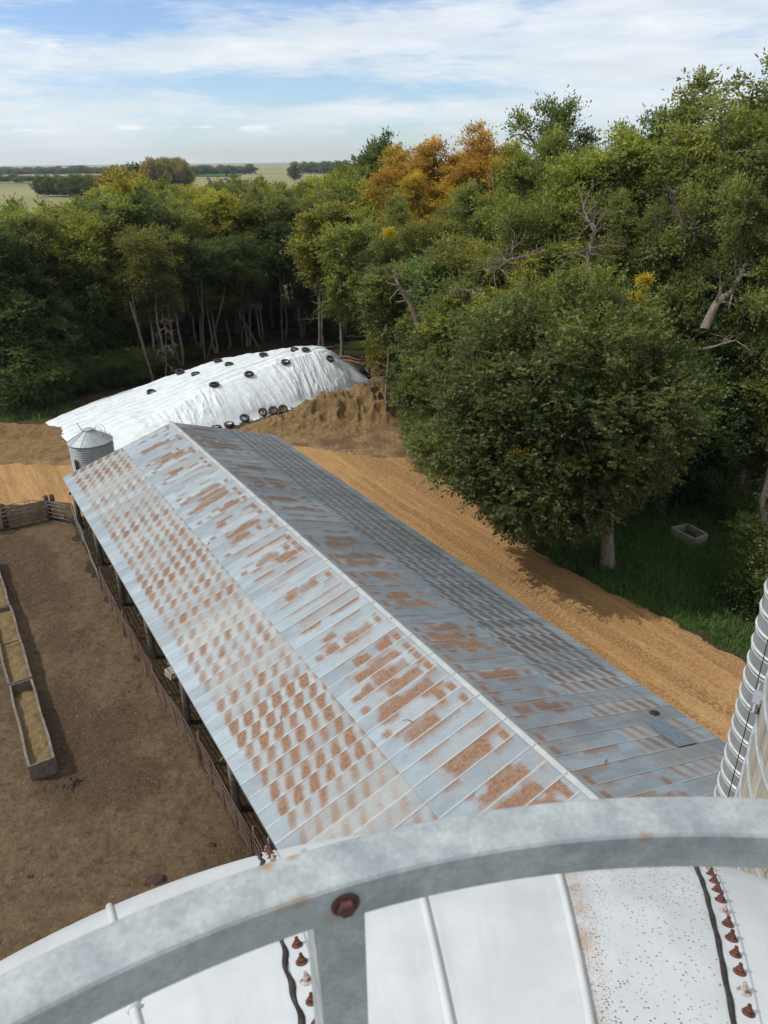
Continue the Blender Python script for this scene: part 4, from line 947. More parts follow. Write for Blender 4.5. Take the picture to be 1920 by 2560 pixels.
T = Vector((-hp.y, hp.x, 0)).normalized(); N_ = hp.normalized()
mb.box(hp+UZ*(hz+.0), (.22, .07, .09), (T, N_, UZ)); mb.tube([hp-T*.25+UZ*(hz+.02), hp+T*.25+UZ*(hz+.02)], .014, 8); mb.box(hp+UZ*(hz-.06)-N_*.01, (.10, .05, .16), (T, N_, UZ)); mb.build('hoop_lug', MGALV, st)
def m_chute(t):
    v = t.coord(); n = t.noise(t.scale(v, (6, 6, 1.2)), 1.0, 5); n2 = t.noise(v, 18, 4)
    c = t.mix(t.ramp(n, [(0.3, 0.0), (0.7, 1.0)]), (0.27, 0.285, 0.30), (0.36, 0.375, 0.39)); c = t.mix(t.ramp(n2, [(0.68, 0.0), (0.75, .4)]), c, (0.6, 0.61, 0.62))
    return {'col': c, 'rough': .48, 'metal': .45}
MCH = principled('galvanised_chute', m_chute, .48, .45)
MCHR = simple('bright_bead', (0.42, 0.44, 0.45), (0.56, 0.57, 0.58), 8, .4, .25, .1)
CD_, CA_ = 8.90, R_(34.1); CR_ = .49; cxp, cyp = CD_*math.sin(CA_), CD_*math.cos(CA_)
ch = empty('silo_chute', (cxp, cyp, 0), 0, 'round ribbed galvanised chute running up beside the concrete silo', 'silo chute')
mb = MB(); mb.lathe([(CR_, 0), (CR_, CAMZ+.6)], 64); mb.build('chute_tube', MCH, ch, True)
zs = [CAMZ-8.65*q for q in (.5391, .5687, .5966, .6252, .6542, .684, .7135, .7437, .7746, .8052, .8364, .8673, .8945)]
dz_ = (zs[0]-zs[-1])/12; z = zs[0]+dz_*15
while z > .3:
    if z < CAMZ+.5:
        mb = MB(); mb.lathe([(CR_, z+.034), (CR_+.010, z+.030), (CR_+.019, z+.018), (CR_+.019, z+.006), (CR_+.008, z-.008), (CR_, z-.010), (CR_, z-.034), (CR_+.007, z-.038), (CR_+.008, z-.046), (CR_, z-.052)], 64); mb.build('bead', MCHR, ch, True)
    z -= dz_
aw = R_(32.02); wp = Vector((math.sin(aw), math.cos(aw), 0))*8.28
mb = MB(); mb.tube([(wp.x, wp.y, .5), (wp.x, wp.y, CAMZ+.4)], .0065, 6); tag(mb.build('black_cable', MBLK, None, True), 'thin black cable hanging straight down in front of the ribbed chute', 'cable')

# ================================================================== OLD WOODEN BOX IN THE GRASS
MPALE = simple('pale_weathered_wood', (0.17, 0.15, 0.12), (0.29, 0.26, 0.215), 5, .9, bump=.5)
cs_ = [at(a, b, .55) for a, b in ((1451, 1139), (1485, 1131), (1528, 1153), (1501, 1164))]
e = empty('wooden_box', Vector((cs_[0].x, cs_[0].y, 0)), 0, 'weathered open wooden box frame lying in the grass right of the big tree', 'box frame')
for i in range(4):
    a = cs_[i]-e.location; b = cs_[(i+1) % 4]-e.location; a.z = b.z = .3; ins_ = .06 if i % 2 else 0; d_ = (b-a).normalized()
    mb = MB(); mb.bar(a+d_*ins_, b-d_*ins_, .16, .52); mb.build('plank_side', MPALE, e, bevel=.03)
cc = sum(((q-e.location) for q in cs_), Vector())/4; cc.z = .14; mb = MB(); mb.add([cc+((q-e.location)-Vector((cc.x, cc.y, q.z)))*.93*Vector((1, 1, 0)) for q in cs_], [(0, 1, 2, 3)]); mb.build('base_panel', MPOST, e)
# ================================================================== TREES
def m_leaf(name, ca, cb, cc, trans=.38):
    m, t, o = newmat(name)
    oi = t.node('ShaderNodeObjectInfo'); tn = t.attr('tint')
    c = t.ramp(tn, [(0.0, ca), (0.55, cb), (1.0, cc)]); c = t.mix(1.0, c, oi.outputs['Color'], 'MULTIPLY')
    b = t.node('ShaderNodeBsdfPrincipled', {'Base Color': c, 'Roughness': .5, 'Specular IOR Level': .28})
    tc = t.mix(1.0, c, (1.25, 1.3, .55), 'MULTIPLY'); tr = t.node('ShaderNodeBsdfTranslucent', {0: tc})
    mx = t.node('ShaderNodeMixShader', {0: trans, 1: b.outputs[0], 2: tr.outputs[0]}); t.l.new(mx.outputs[0], o.inputs[0]); return m
MLEAF = m_leaf('leaves', (0.060, 0.078, 0.026), (0.165, 0.188, 0.056), (0.335, 0.345, 0.092), .44)
def m_bark():
    m, t, o = newmat('tree_bark'); v = t.coord(); oi = t.node('ShaderNodeObjectInfo'); n = t.noise(t.scale(v, (5, 5, 1.2)), 2.0, 6, .7)
    c = t.mix(t.ramp(n, [(0.35, 0.0), (0.65, 1.0)]), (0.10, 0.082, 0.066), (0.25, 0.215, 0.18)); c = t.mix(1.0, c, oi.outputs['Color'], 'MULTIPLY')
    b = t.node('ShaderNodeBsdfPrincipled', {'Base Color': c, 'Roughness': .95, 'Specular IOR Level': .1, 'Normal': t.bump(n, .9, .05)}); t.l.new(b.outputs[0], o.inputs[0]); return m
MTB = m_bark()
def nrmz(a): return a/np.maximum(np.linalg.norm(a, axis=-1, keepdims=True), 1e-9)
def sprigs(P, D, tint, L, n, lw, ll_, droop, rg, upb=.55):
    """leaf sprays: P (S,3), D (S,3) directions; returns verts, quads, tint"""
    S = len(P); k = (np.arange(n)+.6)/n
    L = L*(.7+.6*rg.random(S))
    side = nrmz(np.cross(D, rg.normal(size=(S, 3))*.25+np.array([0, 0, 1])))
    pos = P[:, None]+D[:, None]*(L[:, None]*k)[..., None]; pos[..., 2] -= droop*L[:, None]*k**2
    sg = np.where(np.arange(n) % 2 == 0, 1, -1)
    u = D[:, None]*.55+side[:, None]*(sg*.85)[None, :, None]+rg.normal(size=(S, n, 3))*.28; u[..., 2] -= .15+droop*.4; u[:, -1] = D+rg.normal(size=(S, 3))*.2; u = nrmz(u)
    nn = np.array([0, 0, 1])*upb+rg.normal(size=(S, n, 3))*.45+D[:, None]*.25; w = nrmz(np.cross(u, nn))
    s = (.55+.9*rg.random((S, n, 1))); l = u*ll_*s; w = w*lw*.5*s
    nrm = np.cross(w, u)
    v = np.stack([pos, pos+l*.5+w-nrm*.15, pos+l, pos+l*.5-w-nrm*.15], 2).reshape(-1, 3)
    F = np.arange(S*n*4).reshape(-1, 4); tt = np.repeat(np.clip(tint[:, None]+rg.normal(size=(S, n))*.10, 0, 1).ravel(), 4)
    return v, F, tt
def np_tubes(paths, n=6):
    vs = []; fs = []; b = 0
    for pts, rad in paths:
        pts = np.array(pts); m = len(pts); d = np.gradient(pts, axis=0); d = nrmz(d)
        ref = np.array([0.3, 1, 0.1]); X = nrmz(np.cross(d, ref)); Y = np.cross(d, X); a = 2*np.pi*np.arange(n)/n
        ring = pts[:, None]+(X[:, None]*np.cos(a)[None, :, None]+Y[:, None]*np.sin(a)[None, :, None])*np.array(rad)[:, None, None]
        vs.append(ring.reshape(-1, 3)); i = np.arange(m-1)[:, None]*n; k = np.arange(n)[None]; k2 = (k+1) % n
        fs.append(np.stack([i+k, i+k2, i+n+k2, i+n+k], -1).reshape(-1, 4)+b); b += m*n
    return np.concatenate(vs), np.concatenate(fs)
def wander(a, b, rg, n=6, amp=.12, sag=0.0):
    a = np.array(a, float); b = np.array(b, float); L = np.linalg.norm(b-a); t = np.linspace(0, 1, n); p = a+(b-a)*t[:, None]
    off = np.cumsum(rg.normal(size=(n, 3))*amp*L/n, 0); off -= off[-1]*t[:, None]; off[0] = 0; p = p+off; p[:, 2] += sag*L*np.sin(np.pi*t); return p
PROTO = {}
def tree_proto(key, seed, H, R, zc, nlobes, nspr, n=6, L=.75, lw=.15, ll_=.27, droop=.35, lobe=(.28, .45), trunks=1, tr=.20, lean=.6, spread=1.0, bare=0, dens=.55, twigs=60, cut=-1.0, squash=.85, tintbias=0.0, limbvis=1.0):
    """zc: crown base height; crown = lobes on an ellipsoid, sprays on each lobe's shell"""
    rg = np.random.default_rng(seed); cz = (zc+H)/2; hz_ = (H-zc)/2
    # lobes
    ls = []
    for i in range(nlobes):
        ph = i*2.39996+rg.normal()*.3; zz = 1-2*(i+.5)/nlobes; zz = np.clip(zz+rg.normal()*.12, -1, 1); q = math.sqrt(max(0, 1-zz*zz))
        rr = rg.uniform(lobe[0]*.75, lobe[1]*1.05)*R; k = rg.uniform(.55, 1.12)
        c = np.array([math.cos(ph)*q*(R-rr)*k*spread, math.sin(ph)*q*(R-rr)*k*spread, cz+zz*(hz_-rr*.7)*rg.uniform(.8, 1.04)])
        if zz > cut: ls.append((c, rr))
    ls.append((np.array([0, 0, cz]), R*.45))
    w = np.array([r_**2 for _, r_ in ls]); w /= w.sum(); pick = rg.choice(len(ls), nspr, p=w)
    C = np.array([c for c, _ in ls])[pick]; RR = np.array([r_ for _, r_ in ls])[pick]
    d = nrmz(rg.normal(size=(nspr, 3))*np.array([1, 1, .9])+np.array([0, 0, .18])); rad = rg.random(nspr)**dens
    # clump the directions so each lobe has tufts and gaps
    nt = 10; tuft = nrmz(rg.normal(size=(len(ls), nt, 3))+np.array([0, 0, .25])); ti = rg.integers(0, nt, nspr); tf = tuft[pick, ti]; trd = (rg.random((len(ls), nt))**.45)[pick, ti]
    P = C+tf*(RR*trd*1.22)[:, None]*np.array([1, 1, squash])+rg.normal(size=(nspr, 3))*np.array([1, 1, .5])*(.15*RR+.14)[:, None]; out = nrmz(P-np.array([0, 0, cz-hz_*.4])); d = tf; D = nrmz(nrmz(P-C)*.7+out*.5+rg.normal(size=(nspr, 3))*.35)
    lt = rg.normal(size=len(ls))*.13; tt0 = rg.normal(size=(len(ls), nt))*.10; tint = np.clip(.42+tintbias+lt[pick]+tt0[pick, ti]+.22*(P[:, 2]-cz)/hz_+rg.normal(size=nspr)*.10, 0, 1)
    v, F, tt = sprigs(P, D, tint, L, n, lw, ll_, droop, rg)
    me_c = meshobj('crown', v, F, MLEAF, None, False, {'tint': tt})
    paths = []
    for k in range(trunks):
        a0 = rg.uniform(0, 6.28); b0 = np.array([math.cos(a0), math.sin(a0), 0])*(.0 if trunks == 1 else tr*1.3)
        topp = np.array([math.cos(a0)*lean, math.sin(a0)*lean, cz+hz_*.35]); tp = wander(b0-np.array([0, 0, .4]), topp, rg, 10, .10)
        paths.append((tp, np.linspace(tr, tr*.35, 10)*np.r_[1.35, np.ones(9)]))
    for c, r_ in ls:
        tp = paths[rg.integers(0, trunks)][0]; i = int(np.clip(np.searchsorted(tp[:, 2], c[2]-rg.uniform(.25, .6)*max(1.5, np.hypot(c[0], c[1]))), 2, 8)); pl = wander(tp[i], c, rg, 7, .16, .06); paths.append((pl, np.linspace(tr*.42, tr*.12, 7)*limbvis))
        for j in range(int(twigs/len(ls))+1):
            e_ = c+nrmz(rg.normal(size=3))*r_*.9; paths.append((wander(pl[rg.integers(3, 7)], e_, rg, 4, .14), np.linspace(tr*.12, .012, 4)*limbvis))
    for k in range(bare):       # dead bare branches below the crown
        tp = paths[k % trunks][0]; i = rg.integers(2, 6); a0 = rg.uniform(0, 6.28); ln = rg.uniform(1.5, 3.2); e_ = tp[i]+np.array([math.cos(a0)*ln, math.sin(a0)*ln, rg.uniform(-.6, 1.0)]); pl = wander(tp[i], e_, rg, 6, .2, .08); paths.append((pl, np.linspace(.06, .012, 6)))
        for j in range(5):
            s_ = pl[rg.integers(2, 6)]; paths.append((wander(s_, s_+nrmz(rg.normal(size=3)+np.array([math.cos(a0), math.sin(a0), -.3]))*rg.uniform(.5, 1.3), rg, 4, .2), np.linspace(.022, .006, 4)))
    tv, tF = np_tubes(paths, 7); me_t = meshobj('trunk', tv, tF, MTB, None, True)
    PROTO[key] = (me_c.data, me_t.data, H); bpy.data.objects.remove(me_c); bpy.data.objects.remove(me_t)
tree_proto('ash1', 1, 17, 4.6, 6.2, 16, 6800, L=.95, bare=3, trunks=1)
tree_proto('ash2', 2, 17, 4.0, 7.5, 14, 5200, L=1.0, bare=7, limbvis=1.3, trunks=2, lean=1.5)
tree_proto('wisp', 3, 17, 4.2, 6.5, 18, 4300, L=1.15, lw=.10, ll_=.28, droop=.55, lobe=(.2, .34), bare=9, trunks=2, lean=1.2, dens=.8, limbvis=1.7, twigs=110)
tree_proto('dense', 4, 16, 4.8, 4.0, 18, 7600, L=.8, lobe=(.3, .45), bare=2)
tree_proto('broad1', 5, 22, 6.6, 5.0, 26, 13500, L=1.0, lw=.125, ll_=.24, lobe=(.2, .34), trunks=2, lean=2.0, tr=.34, twigs=120, bare=4)
tree_proto('broad2', 6, 22, 5.8, 6.5, 22, 11500, L=1.1, lw=.12, ll_=.25, lobe=(.2, .34), trunks=1, lean=1.2, tr=.33, twigs=120, droop=.5, bare=5)
tree_proto('open', 7, 22, 5.2, 8.0, 20, 8500, L=1.0, lw=.115, ll_=.23, lobe=(.16, .28), trunks=2, lean=1.8, tr=.30, twigs=140, dens=.7, bare=8, limbvis=1.4)
tree_proto('under', 8, 9, 3.3, .9, 16, 6000, L=.6, lw=.11, ll_=.21, trunks=3, tr=.09, lean=.8, lobe=(.3, .46))
tree_proto('shrub', 9, 4, 2.4, .1, 12, 3600, L=.6, lw=.07, ll_=.14, trunks=3, tr=.05, lean=.5, lobe=(.35, .5))
tree_proto('slim', 10, 17, 2.9, 8.5, 11, 3600, L=.85, bare=6, trunks=1, lean=.5, tr=.17, lobe=(.32, .48))
tree_proto('far', 12, 14, 5.5, .8, 16, 1500, n=5, L=1.8, lw=.45, ll_=.75, trunks=1, twigs=10, lobe=(.3, .5))
tree_proto('farcone', 13, 13, 2.8, .4, 9, 700, n=5, L=1.2, lw=.4, ll_=.7, trunks=1, twigs=5, lobe=(.35, .5))
NTREE = 0
def put_tree(key, x, y, scale, label, col=(1, 1, 1), cat='tree', group=None, name='deciduous_tree', rz=None, sxy=1.0, bark=(1, 1, 1), z=0.0):
    global NTREE; NTREE += 1
    mc, mt_, H = PROTO[key]
    e = bpy.data.objects.new(name, None); COL.objects.link(e); e.location = (x, y, z-.1); e.rotation_euler = (0, 0, rz if rz is not None else NTREE*2.1); e.scale = (scale*sxy, scale*sxy, scale); tag(e, label, cat, group)
    c = bpy.data.objects.new('crown', mc); COL.objects.link(c); c.parent = e; c.color = (*col, 1)
    t_ = bpy.data.objects.new('trunk', mt_); COL.objects.link(t_); t_.parent = e; t_.color = (*bark, 1)
    return e
def tree_px(key, dx, dytop, Y, label, col=(1, 1, 1), sxy=1.0, **kw):
    p = at_y(dx, dytop, Y); s = p.z/PROTO[key][2]*.965; return put_tree(key, p.x, p.y, s, label, col, sxy=sxy/max(s, .01)*max(.75, min(1.25, s)) if s > 0 else 1, **kw)
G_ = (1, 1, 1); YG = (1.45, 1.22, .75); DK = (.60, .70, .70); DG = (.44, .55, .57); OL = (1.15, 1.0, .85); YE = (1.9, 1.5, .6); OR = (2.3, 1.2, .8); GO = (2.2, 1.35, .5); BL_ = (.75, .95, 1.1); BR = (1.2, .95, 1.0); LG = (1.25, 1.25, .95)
# front row of the wood behind the white cover (left to right)
FR = [(-70, 470, 62, 'dense', DK), (-5, 600, 60.5, 'under', BL_), (40, 600, 63, 'dense', DG), (110, 640, 64, 'under', BL_), (150, 570, 68, 'dense', DG), (215, 680, 68, 'under', DG), (262, 590, 72, 'wisp', OL), (305, 455, 70, 'wisp', OL), (352, 480, 73, 'ash2', DG), (400, 520, 78, 'wisp', BR), (442, 500, 80, 'ash2', DK), (478, 600, 82, 'slim', OL),
      (512, 480, 83.5, 'wisp', DK), (553, 520, 86, 'ash2', DG), (600, 470, 88, 'slim', DK), (640, 500, 88, 'wisp', DK), (684, 560, 89, 'under', BR), (735, 500, 86, 'wisp', OL)]
LABF = ['dark tree cut by the left photo edge, front row of the wood', 'low bluish green tree filling the lower left corner of the wood', 'dense dark tree at the far left foot of the wood', 'low bluish bushy tree reaching the ground above the grass strip', 'dense dark green tree left of the bare grey branches', 'small dark understory tree beside the bare grey branches', 'sparse olive tree with hanging bare grey branches above the cover', 'tall feathery dark tree rising above the lone low tyre', 'dense dark tree above the leftmost skyline tyre', 'thin brownish tree standing behind the rear edge tyres', 'dark forked tree above the second rear edge tyre',
        'slender tree with a pale trunk above the middle of the cover', 'feathery dark tree behind the middle of the cover', 'dark two stemmed tree behind the brow of the cover', 'slim dark tree left of the pair of rear edge tyres', 'dark rounded tree above the highest part of the cover', 'low brown tinged tree beside the yellow green tree trunk', 'wispy olive tree right of the yellow green tree']
for (dx, dy, Y, key, c), lb in zip(FR, LABF): tree_px(key, dx, dy, Y+(4.5 if dx < 430 else 2.5), lb, tuple(q*.72 for q in c), group='front row of trees behind the white cover')  # leaf tints cut darker, shade of the wood's front put into the colour
# second and later rows: sunlit crowns on the skyline
rgx = random.Random(77); cols = [G_, YG, OL, DK, G_, LG, G_]
cn = {G_: 'green', YG: 'yellow green', OL: 'olive', DK: 'dark green', LG: 'light green'}
rows = [(8, [(-60, 445), (-10, 468), (35, 430), (78, 440), (118, 452), (160, 428), (205, 425), (250, 398), (296, 405), (342, 395), (388, 420), (432, 402), (476, 392), (520, 408), (566, 384), (612, 398), (655, 395), (705, 385), (752, 372)]),
        (19, [(-30, 448), (20, 432), (105, 436), (140, 422), (185, 402), (228, 392), (272, 375), (318, 392), (365, 385), (410, 370), (455, 388), (498, 380), (545, 372), (590, 388), (635, 376), (682, 365), (728, 360), (770, 345)]),
        (31, [(130, 430), (180, 408), (235, 368), (300, 388), (345, 382), (395, 388), (440, 386), (485, 383), (525, 388), (575, 385), (625, 384), (665, 372), (710, 366)])]
def baseY(dx): return float(np.interp(dx, [-80, 0, 100, 200, 300, 400, 500, 600, 700, 800], [63, 65, 67, 71, 76, 84, 88, 91, 91, 86]))
rn = ['second', 'third', 'rearmost']
ordn = ['first', 'second', 'third', 'fourth', 'fifth', 'sixth', 'seventh', 'eighth', 'ninth', 'tenth', 'eleventh', 'twelfth', 'thirteenth', 'fourteenth', 'fifteenth', 'sixteenth', 'seventeenth', 'eighteenth', 'nineteenth']
for ri, (off_, lst) in enumerate(rows):
    for i, (dx, dy) in enumerate(lst):
        c = cols[(i*3+ri*2) % 7]; key = ['ash1', 'wisp', 'ash2', 'dense', 'ash1'][(i+ri*2) % 5]
        if (ri, i) in ((1, 6), (2, 2)): c = YE
        if (ri, i) == (1, 12): c = YG
        tree_px(key, dx, dy, baseY(dx)+off_+rgx.uniform(-2, 2), '%s tree, %s from the left in the %s row of the wood' % ({YE: 'yellowing'}.get(c, cn.get(c, 'green')), ordn[i], rn[ri]), c, group='%s row of trees of the wood' % rn[ri])
# understory along the front edge and inside
US = [(20, 770, 60), (75, 760, 62), (130, 770, 64.5), (185, 760, 66.5), (225, 750, 68), (275, 750, 68), (335, 745, 72), (395, 745, 78), (455, 735, 84), (505, 728, 87), (545, 715, 89), (590, 722, 91), (640, 712, 91), (700, 700, 90), (745, 705, 88), (775, 740, 84)]
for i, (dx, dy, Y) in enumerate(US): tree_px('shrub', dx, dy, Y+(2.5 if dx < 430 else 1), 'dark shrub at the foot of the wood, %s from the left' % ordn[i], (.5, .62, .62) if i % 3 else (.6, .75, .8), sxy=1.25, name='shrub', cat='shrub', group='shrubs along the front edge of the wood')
for i, (dx, dy, Y) in enumerate([(0, 700, 68), (90, 700, 72), (180, 690, 76), (260, 680, 80), (345, 680, 86), (430, 670, 92), (520, 660, 97), (600, 655, 99), (690, 655, 98), (760, 650, 94), (0, 640, 80), (120, 630, 86), (230, 620, 92), (340, 610, 98), (460, 600, 105), (580, 600, 108), (700, 600, 106)]):
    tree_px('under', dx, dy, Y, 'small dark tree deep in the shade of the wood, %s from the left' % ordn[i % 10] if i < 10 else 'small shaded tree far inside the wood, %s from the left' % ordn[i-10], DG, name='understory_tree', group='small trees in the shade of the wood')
# named trees to the right of the cover
for key, dx, dy, Y, c, s, lb in [
    ('slim', 722, 425, 78, YG, 1.45, 'yellow green tree with a tall bare trunk left of the mixed wood'), ('slim', 690, 452, 80, YG, 1.1, 'smaller yellow green crown leaning against the yellow green tree'),
    ('ash1', 790, 430, 72, LG, 1.0, 'light green tree right behind the yellow green tree'), ('dense', 822, 288, 112, DK, .9, 'dark round topped tree standing alone above the skyline left of the orange crowns'),
    ('broad2', 862, 318, 92, GO, 1.0, 'golden yellow crown at the left end of the orange trees'), ('broad1', 905, 300, 88, OR, .85, 'orange crown second from the left among the autumn trees'), ('broad1', 975, 268, 86, OR, 1.05, 'tallest rust orange crown on the skyline'), ('broad2', 1040, 272, 84, OR, .95, 'orange crown between the tallest orange tree and the tall sparse tree'), ('broad1', 1088, 280, 82, OR, .8, 'rightmost orange crown beside the tall sparse tree'), ('broad1', 930, 345, 80, GO, 1.0, 'golden crown below the tallest orange tree'),
    ('broad2', 860, 425, 68, G_, .75, 'mid green tree below the golden crown'), ('broad1', 960, 415, 66, OL, .8, 'olive green tree under the orange crowns'), ('broad1', 1050, 360, 64, G_, .85, 'green tree right of the olive one under the orange crowns'), ('broad2', 1120, 315, 61, LG, .8, 'light green crown left of the tall sparse tree'),
    ('open', 1190, 172, 64, DK, .85, 'tall sparse tree standing above its neighbours against the sky'), ('broad1', 1245, 232, 57, G_, .75, 'green tree just right of the tall sparse tree'), ('broad1', 1320, 235, 54, LG, .9, 'broad light green tree in the middle of the right wood'), ('open', 1425, 195, 56, DK, .9, 'open crowned tree against the sky right of the broad light green tree'), ('broad2', 1515, 165, 53, G_, .95, 'tall green tree second from the right on the skyline'), ('broad1', 1590, 180, 51, G_, .9, 'green tree beside the tallest tree at the right edge'), ('broad2', 1672, 140, 47, G_, .95, 'tallest tree at the right photo edge'), ('broad1', 1780, 150, 45, G_, 1, 'tall tree mostly outside the right photo edge'),
    ('ash1', 818, 560, 77, G_, .95, 'green tree above the tip of the white cover'), ('under', 860, 650, 68, YG, 1.0, 'yellowish small tree behind the tip of the white cover'), ('ash2', 885, 545, 60, G_, .95, 'tree with a leaning pale trunk above the soil heap'), ('ash1', 935, 510, 57, BL_, .95, 'bluish green tree left of the bright green crown'), ('wisp', 1010, 465, 56, OL, 1.0, 'wispy tree with dead grey branches left of centre right'), ('dense', 1000, 590, 50, G_, .85, 'dense green tree behind the left side of the big elm'),
    ('broad2', 1110, 430, 53, LG, .7, 'bright green spreading tree above the big elm'), ('broad1', 1205, 350, 52, G_, .72, 'green tree with layered boughs above the big elm top'), ('wisp', 1270, 460, 49, OL, 1.1, 'thin tree with bare twigs above the big elm top'), ('broad2', 1350, 420, 49, G_, .7, 'green tree whose yellow sprig hangs above the elm'), ('ash1', 1140, 560, 47, YG, 1.0, 'yellow green low crown just above the big elm'), ('ash2', 1240, 570, 46, LG, .9, 'light green crown behind the top of the elm'), ('open', 1455, 400, 47, DK, .7, 'dark tree with heavy crooked limbs in the right wood'),
    ('broad2', 1560, 340, 45, G_, .7, 'green tree with a leaning trunk near the right edge'), ('broad1', 1645, 330, 42, G_, .65, 'leafy tree at the right photo edge above the ribbed chute'), ('dense', 1480, 610, 44, DK, .8, 'dark tree right behind the big elm'), ('dense', 1590, 640, 41, DG, .75, 'dark shaded tree between the elm and the right edge'), ('ash1', 1700, 740, 40, G_, .8, 'low spreading tree at the right edge above the grass'), ('ash1', 930, 620, 54, G_, .8, 'green tree standing between the soil heap and the elm'), ('dense', 1090, 640, 44, G_, .8, 'green tree close behind the upper left of the elm'), ('dense', 1320, 600, 43, G_, .85, 'green tree close behind the upper right of the elm')]:
    tree_px(key, dx, dy, Y, lb, c, s, group='trees of the wood right of the white cover')
# slender trees in front of the heap
tree_px('slim', 838, 560, 57.5, 'slender tree with a pale trunk standing in the brown heap', G_, 1.0, bark=(1.2, 1.2, 1.2), group='trees of the wood right of the white cover')
for i, (key, dx, dy, Y, c, lb) in enumerate([('under', 925, 700, 56, BL_, 'bushy small tree right of the brown heap'), ('under', 940, 700, 53, G_, 'small tree behind the left edge of the elm'), ('shrub', 905, 880, 55, G_, 'shrub at the right foot of the brown heap'), ('shrub', 945, 900, 48, DK, 'shrub at the dirt edge left of the elm'), ('under', 1480, 760, 40, DG, 'dark understory tree in the gap right of the elm'), ('under', 1560, 830, 41, DK, 'small dark tree behind the wooden box'), ('under', 1400, 720, 43, DG, 'shaded small tree behind the elm'), ('under', 1765, 880, 38, G_, 'bushy tree at the right edge beyond the wooden box'), ('shrub', 1625, 1060, 38, DK, 'dark shrub just right of the wooden box'),
       ('shrub', 1715, 1135, 29.5, (.95, 1, 1), 'shrub with long leafy sprays at the right edge above the chute'), ('shrub', 1790, 1060, 31, (.9, 1, 1), 'shrub mostly outside the right edge above the chute'), ('shrub', 1430, 1010, 42, DG, 'low dark shrub behind the grass clearing'), ('shrub', 1500, 990, 42, DG, 'low dark shrub in the shade right of the clearing'), ('shrub', 1260, 1060, 43, DG, 'low dark shrub behind the elm trunk'), ('under', 1340, 850, 46, DG, 'dark small tree filling the shade behind the elm'), ('under', 1200, 850, 49, DG, 'dark small tree behind the middle of the elm'), ('under', 1060, 850, 50, DG, 'dark small tree behind the left half of the elm')]):
    tree_px(key, dx, dy, Y, lb, c, name='shrub' if key == 'shrub' else 'understory_tree', cat='shrub' if key == 'shrub' else 'tree', group='undergrowth of the right wood')
# second rank behind the right wood so no field shows through low down
for i, (dx, dy, Y) in enumerate([(900, 430, 98), (980, 420, 96), (1060, 400, 95), (1150, 420, 78), (1240, 430, 74), (1330, 440, 70), (1420, 560, 66), (1520, 540, 63), (1610, 500, 60), (1700, 450, 56), (1150, 620, 62), (1250, 640, 60), (1350, 650, 57), (1450, 700, 54), (1550, 700, 51), (1650, 650, 48), (1000, 640, 66), (900, 640, 72)]):
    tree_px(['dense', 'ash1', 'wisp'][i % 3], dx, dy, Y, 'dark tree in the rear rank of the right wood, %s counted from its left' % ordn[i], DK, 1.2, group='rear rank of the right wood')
# ---- the big elm: leafy sprays all over a wide crown
rg = np.random.default_rng(42); base = at(1313, 1222)
lobes = []
for i in range(46):
    ph = i*2.39996; zz = 1-2*(i+.5)/46; q = math.sqrt(1-zz*zz); rr = rg.uniform(1.5, 2.6); k = rg.uniform(.72, 1.0)
    lobes.append((np.array([math.cos(ph)*q*(7.1-rr*.8)*k, math.sin(ph)*q*(6.6-rr*.8)*k, 8.0+zz*(5.6-rr*.55)*(.9+.15*rg.random())]), rr))
lobes += [(np.array([-3.4, -2.4, 3.9]), 1.9), (np.array([.6, -2.6, 3.8]), 1.8), (np.array([-6.2, -1.0, 6.0]), 1.9), (np.array([2.0, -3.2, 5.6]), 2.2), (np.array([-1.8, -4.0, 4.2]), 1.7)]
cen = np.array([-2.9, .6, 0.0]); NS = 24000
w = np.array([r_**2 for _, r_ in lobes]); w /= w.sum(); pick = rg.choice(len(lobes), NS, p=w); C = np.array([c for c, _ in lobes])[pick]; RR = np.array([r_ for _, r_ in lobes])[pick]
tuft = nrmz(rg.normal(size=(len(lobes), 20, 3))+np.array([0, 0, .2])); ti = rg.integers(0, 20, NS); d = tuft[pick, ti]; trd = (rg.random((len(lobes), 20))**.4)[pick, ti]
P = C+d*(RR*trd*1.08)[:, None]*np.array([1, 1, .85])+rg.normal(size=(NS, 3))*np.array([1, 1, .6])*(.16*RR+.08)[:, None]; out = nrmz(P-np.array([0, 0, 5.5])); Dd = nrmz(d*.5+out*.8+rg.normal(size=(NS, 3))*.3); lt = rg.normal(size=len(lobes))*.12
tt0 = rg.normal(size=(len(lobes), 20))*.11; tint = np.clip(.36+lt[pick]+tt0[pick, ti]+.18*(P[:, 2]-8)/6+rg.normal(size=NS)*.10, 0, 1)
# trim the lowest boughs to the skirt line of the crown
bp_ = np.array(base)+P+cen; CAMM = np.array(M.inverted()); q_ = np.c_[bp_, np.ones(len(bp_))]@CAMM.T; dxp = (960+F_PX*q_[:, 0]/-q_[:, 2])/K; dyp = (1280-F_PX*q_[:, 1]/-q_[:, 2])/K
lim = np.interp(dxp, [860, 900, 960, 1000, 1050, 1100, 1160, 1240, 1290, 1340, 1400, 1450, 1500, 1540], [930, 985, 1050, 1050, 1100, 1125, 1150, 1150, 1120, 1085, 1050, 1010, 950, 880]); ok = (dyp < lim+rg.normal(size=len(dyp))*9) & (P[:, 2] > 2.0) & (dxp > np.interp(dyp, [600, 690, 740, 830, 950, 1000], [1010, 960, 905, 872, 876, 930])+rg.normal(size=len(dyp))*8)
P = P[ok]; Dd = Dd[ok]; tint = tint[ok]
v, F, tt = sprigs(P+cen, Dd, tint, .55, 8, .105, .175, .28, rg)
elm = empty('elm_tree', base, 0, 'big dark leafy elm with a wide round crown beside the gravel road', 'tree'); elm.location.z = -.1
